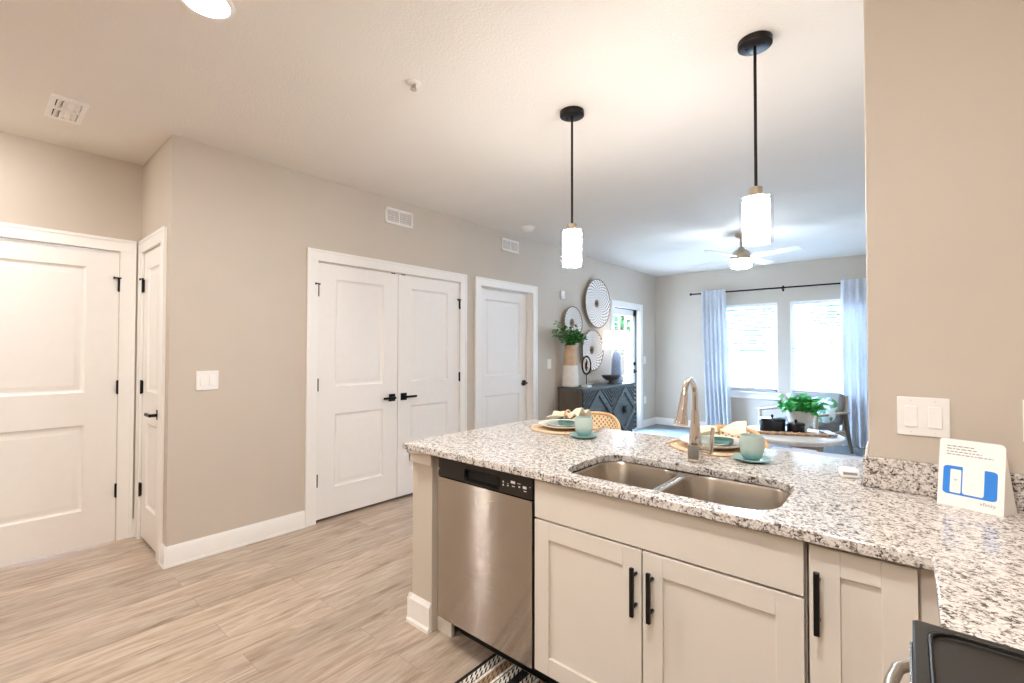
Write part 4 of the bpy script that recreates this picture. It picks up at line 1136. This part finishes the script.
# ---- cane counter stools (built facing -y at the origin)
def stool(loc, label):
    t = thing('counter_stool', label, 'stool', (0, 0, 0), 'cane backed stools at the peninsula')
    part('seat', B().lathe([(.17, .595), (.205, .60), (.212, .62), (.20, .64)], (0, 0, 0), 36), 'cane', t, ang=50)
    def bk(u, v):
        a = (u-.5)*2*radians(58); r = .225; h = .30-.085*abs(2*u-1)**2.6
        return (r*sin(a), .0+r*cos(a)*.95+.03*v, .66+h*v*.93)
    part('cane_back', B().slab(bk, 30, 8, .008), 'cane', t, ang=80)
    rim = [bk(0, j/6) for j in range(6)]+[bk(i/30, 1) for i in range(31)]+[bk(1, 1-j/6) for j in range(1, 7)]
    part('back_rim', B().tube(rim, .011, 10), 'rattan', t, ang=60)
    for sx in (-1, 1):
        part('back_post', B().cyl((sx*.165, .11, .61), (sx*.188, .122, .72), .010, n=10), 'black', t)
        for sy in (-1, 1):
            part('leg', B().cyl((sx*.14, sy*.14, .60), (sx*.20, sy*.20, 0), .012, .010, 12), 'black', t)
    part('foot_ring', B().tube([(sx*.177, sy*.177, .23) for sx, sy in ((-1, -1), (1, -1), (1, 1), (-1, 1))], .008, 8, close=True), 'black', t)
    t.location = loc
    return t
s1 = stool((1.955, 1.745, 0), 'cane backed counter stool at the setting nearer the closet doors')
dup(s1, (2.805, 1.745, 0), 'cane backed counter stool behind the tap')

# ================================================================== on the worktop
CZ = CT+.0006
def setting(cx, cy, where, rot):
    rnd = random.Random(int(cx*100))
    def R(u, v, z): return (cx+u*cos(rot)-v*sin(rot), cy+u*sin(rot)+v*cos(rot), z)
    b = B(); b.lathe([(.192, CZ), (.197, CZ+.002), (.195, CZ+.005), (.0, CZ+.005)], (cx, cy, 0), 56)
    for r in (.195, .18, .165): b.tube([(cx+r*cos(2*pi*i/56), cy+r*sin(2*pi*i/56), CZ+.0048) for i in range(56)], .0035, 6, close=True)
    single('placemat', b, 'woven', 'round tan woven placemat '+where, 'placemat', 'round woven placemats on the worktop', ang=50)
    z = CZ+.0088
    single('dinner_plate', B().lathe([(.07, z), (.088, z+.001), (.135, z+.014), (.153, z+.023), (.151, z+.0255), (.131, z+.017), (.084, z+.005), (.0, z+.0045)], (cx, cy, 0), 56), 'platecream', 'large cream stoneware plate '+where, 'plate', 'dinner plates on the placemats', ang=50)
    z2 = z+.0058
    x2, y2, _ = R(-.01, -.005, 0)
    single('salad_plate', B().lathe([(.045, z2), (.058, z2+.001), (.088, z2+.011), (.098, z2+.018), (.096, z2+.0205), (.086, z2+.0145), (.056, z2+.004), (.0, z2+.0035)], (x2, y2, 0), 48), 'platerim', 'grey green salad plate '+where, 'plate', 'salad plates on the dinner plates', ang=50)
    z3 = z2+.0048; bx_, by_, _ = R(.038, -.03, 0)
    single('small_bowl', B().lathe([(.026, z3), (.034, z3+.004), (.047, z3+.018), (.052, z3+.030), (.049, z3+.030), (.043, z3+.018), (.03, z3+.008), (0, z3+.007)], (bx_, by_, 0), 40), 'tealbowl', 'small teal bowl '+where, 'bowl', 'teal bowls on the salad plates', ang=50)
    # napkin: a gathered waist with two flared fans
    zz = z3+.033
    def nap(u, v):
        s = (u-.5)*2; off = .035; w = .018+.075*abs(s)**.9; t_ = (v-.5)*2
        fold = .014*sin(t_*9+s*3)*min(1, abs(s)*2.2)+.036*(1-abs(t_))*abs(s)**.7
        q = R(off+.105*s, w*t_*(.9 if s < 0 else 1.0), zz+.012+fold+.022*(1-abs(s))-.010*abs(s)*(1 if s < 0 else -1.4)+.012*(s if s > 0 else 0))
        return q
    t = thing('napkin', 'cream linen napkin gathered in a ring '+where, 'napkin', (cx, cy, zz), 'linen napkins on the plates')
    part('cloth', B().slab(nap, 40, 22, .003), 'napkin', t, ang=80)
    part('napkin_ring', B().tube([R(.035-.012, .022*cos(2*pi*k/20), zz+.036+.020*sin(2*pi*k/20)) for k in range(20)], .006, 8, close=True), 'rattan', t)
def cup(x, y, where, r=.048, h=.100):
    z = CZ
    single('saucer', B().lathe([(.035, z), (.045, z+.001), (.066, z+.008), (.074, z+.014), (.072, z+.016), (.062, z+.011), (.034, z+.005), (0, z+.005)], (x, y, 0), 44), 'saucer', 'teal saucer under the seafoam cup '+where, 'saucer', 'teal saucers on the worktop', ang=50)
    z += .0056
    pr_ = [(.024, 0), (.030, .003), (.038, .015), (.0445, .035), (r, .055), (.0477, .073), (.0445, h-.004), (.0434, h), (.0412, h), (.0416, h-.006), (.045, .07), (.0445, .05), (.034, .02), (0, .012)]
    b = B().lathe([(q, v) for q, v in pr_], (0, 0, 0), 40)
    o = make('cup', b, 'cup', ang=60); o.location = (x, y, z)
    tag(o, 'rounded seafoam green cup '+where, 'cup', 'seafoam cups on saucers')
setting(2.035, 1.430, 'at the setting nearer the closet doors', radians(-8))
cup(2.256, 1.278, 'at the setting nearer the closet doors')
setting(2.852, 1.465, 'at the setting behind the tap', radians(12))
cup(3.057, 1.291, 'at the setting behind the tap')
def cutlery(x, y, a, label, kind):
    def R(u, v, z): return (x+u*cos(a)-v*sin(a), y+u*sin(a)+v*cos(a), z)
    t = thing(kind, label, kind, (x, y, CZ+.006)); z = CZ+.0095
    part('handle', B().prism([(-.09, -.006), (.02, -.003), (.02, .003), (-.09, .006)], z, z+.003, R), 'gold', t, bevel=.001)
    b = B()
    if kind == 'fork':
        b.prism([(.02, -.003), (.045, -.012), (.055, -.012), (.055, .012), (.045, .012), (.02, .003)], z, z+.0025, R)
        for q in (-.010, -.0035, .003, .0095): b.prism([(.055, q-.0015), (.095, q-.001), (.095, q+.001), (.055, q+.0015)], z, z+.0025, R)
        part('tines', b, 'gold', t)
    else:
        b.prism([(.02, -.004), (.10, -.009), (.115, -.004), (.115, .006), (.02, .005)], z, z+.002, R); part('blade', b, 'gold', t)
cutlery(2.852-.172, 1.45, radians(82), 'gold fork on the placemat behind the tap', 'fork')
cutlery(2.035+.174, 1.47, radians(80), 'gold knife on the placemat nearer the closet doors', 'knife')

# little white device by the wall end
t = thing('sensor_puck', 'small white plastic gadget with a grey display at the backsplash end', 'gadget', (3.385, 1.262, CZ))
ca = radians(14)
def dv(u, v, w): return (3.385+u*cos(ca)-v*sin(ca), 1.262+u*sin(ca)+v*cos(ca), w)
part('case', B().prism(rrect(-.029, .029, -.028, .028, .012, 5), CZ, CZ+.030, dv), 'device', t, bevel=.006, seg=3)
part('display', B().prism(rrect(-.021, .021, -.0295, -.0265, .001, 2), CZ+.012, CZ+.021, dv), 'screen', t)
part('hang_tab', B().prism(rrect(-.030, .030, .0285, .0300, .0007, 2), CZ+.002, CZ+.052, dv), 'cleargl', t)

# easel card
t = thing('easel_card', 'white folded display card with a blue panel against the backsplash', 'sign', (3.69, 1.07, CZ))
A0 = Vector((3.614, 1.080, CZ)); A1 = Vector((3.748, 1.034, CZ)); A3 = Vector((3.626, 1.112, 1.108))
CU = (A1-A0).normalized(); cw = (A1-A0).length; CV = (A3-A0); CV = (CV-CU*CV.dot(CU)); ch = CV.length; CV.normalize(); CN = CU.cross(CV)
if CN.y > 0: CN = -CN
def cp_(u, v, w=0): q = A0+CU*(u*cw)+CV*(v*ch)+CN*w; return (q.x, q.y, q.z)
rc = []
poly = [(0, 0), (1, 0)]
for cx_, cy_, a0 in ((1-.09, 1-.07, 0), (.05, 1-.04, 90)):
    rx_, ry_ = (.09, .07) if a0 == 0 else (.05, .04)
    for i in range(7):
        a = radians(a0+90*i/6); poly.append((cx_+rx_*cos(a), cy_+ry_*sin(a)))
part('front_panel', B().prism(poly, -.0012, 0, cp_), 'card', t)
b = B()
bk = A1+Vector((.034, .066, 0)); tp_ = Vector(cp_(.995, .90, -.001))
b.rings([[tuple(A1-CN*.001), tuple(bk), tuple(tp_)], [tuple(A1-CN*.001-CU*.0012), tuple(bk-CU*.0012), tuple(tp_-CU*.0012)]])
part('side_wing', b, 'card', t)
bl0 = A0+Vector((.034, .066, 0))+CU*.004; tl = Vector(cp_(.01, .90, -.001)); b = B()
b.rings([[tuple(A0-CN*.001), tuple(bl0), tuple(tl)], [tuple(A0-CN*.001+CU*.0012), tuple(bl0+CU*.0012), tuple(tl+CU*.0012)]])
part('side_wing', b, 'card', t)
part('blue_panel', B().prism([(.08+.82*(x), .178+.42*y) for x, y in rrect(0, 1, 0, 1, .1, 5)], .0002, .0006, cp_), 'bluecard', t, label='bright blue printed panel')
part('printed_gateway', B().prism([(.385+.325*x, .205+.435*y) for x, y in rrect(0, 1, 0, 1, .1, 5)], .0006, .0010, cp_), 'card', t)
part('printed_phone', B().prism([(.195+.17*x, .205+.345*y) for x, y in rrect(0, 1, 0, 1, .08, 5)], .0010, .0014, cp_), 'card', t)
b = B()
for i, r in enumerate((.014, .03, .046)):
    P = [(.28+r*cos(radians(a)), .375+r*.8*sin(radians(a))) for a in range(45, 136, 15)]
    P += [(.28+(r-.007)*cos(radians(a)), .375+(r-.007)*.8*sin(radians(a))) for a in range(135, 44, -15)]
    b.prism(P, .0014, .0017, cp_)
part('wireless_mark', b, 'pinkink', t)
b = B(); rnd = random.Random(5)
for v, u0, u1 in ((.895, .12, .54), (.855, .12, .58), (.812, .12, .66), (.772, .12, .83)):
    u = u0
    while u < u1:
        w = min(rnd.uniform(.03, .085), u1-u); b.prism([(u, v-.007), (u+w, v-.007), (u+w, v+.007), (u, v+.007)], .0002, .0005, cp_); u += w+.018
part('text_lines', b, 'grey', t)
cu_ = bpy.data.curves.new('word', 'FONT'); cu_.body = 'xfinity'; cu_.size = 1; cu_.align_x = 'LEFT'
to = bpy.data.objects.new('word', cu_); COL.objects.link(to)
dg = bpy.context.evaluated_depsgraph_get(); dg.update()
me = bpy.data.meshes.new_from_object(to.evaluated_get(dg)); bpy.data.objects.remove(to)
w_ = max(v.co.x for v in me.vertices) or 1
for v in me.vertices:
    u, h = v.co.x/w_, v.co.y/w_
    v.co = Vector(cp_(.655+.235*u, .095+h*.235*cw/ch, .0005))
me.materials.clear(); me.materials.append(M['grey'])
wo = bpy.data.objects.new('logo_word', me); COL.objects.link(wo); wo.parent = t; wo.location = -Vector(t.location)
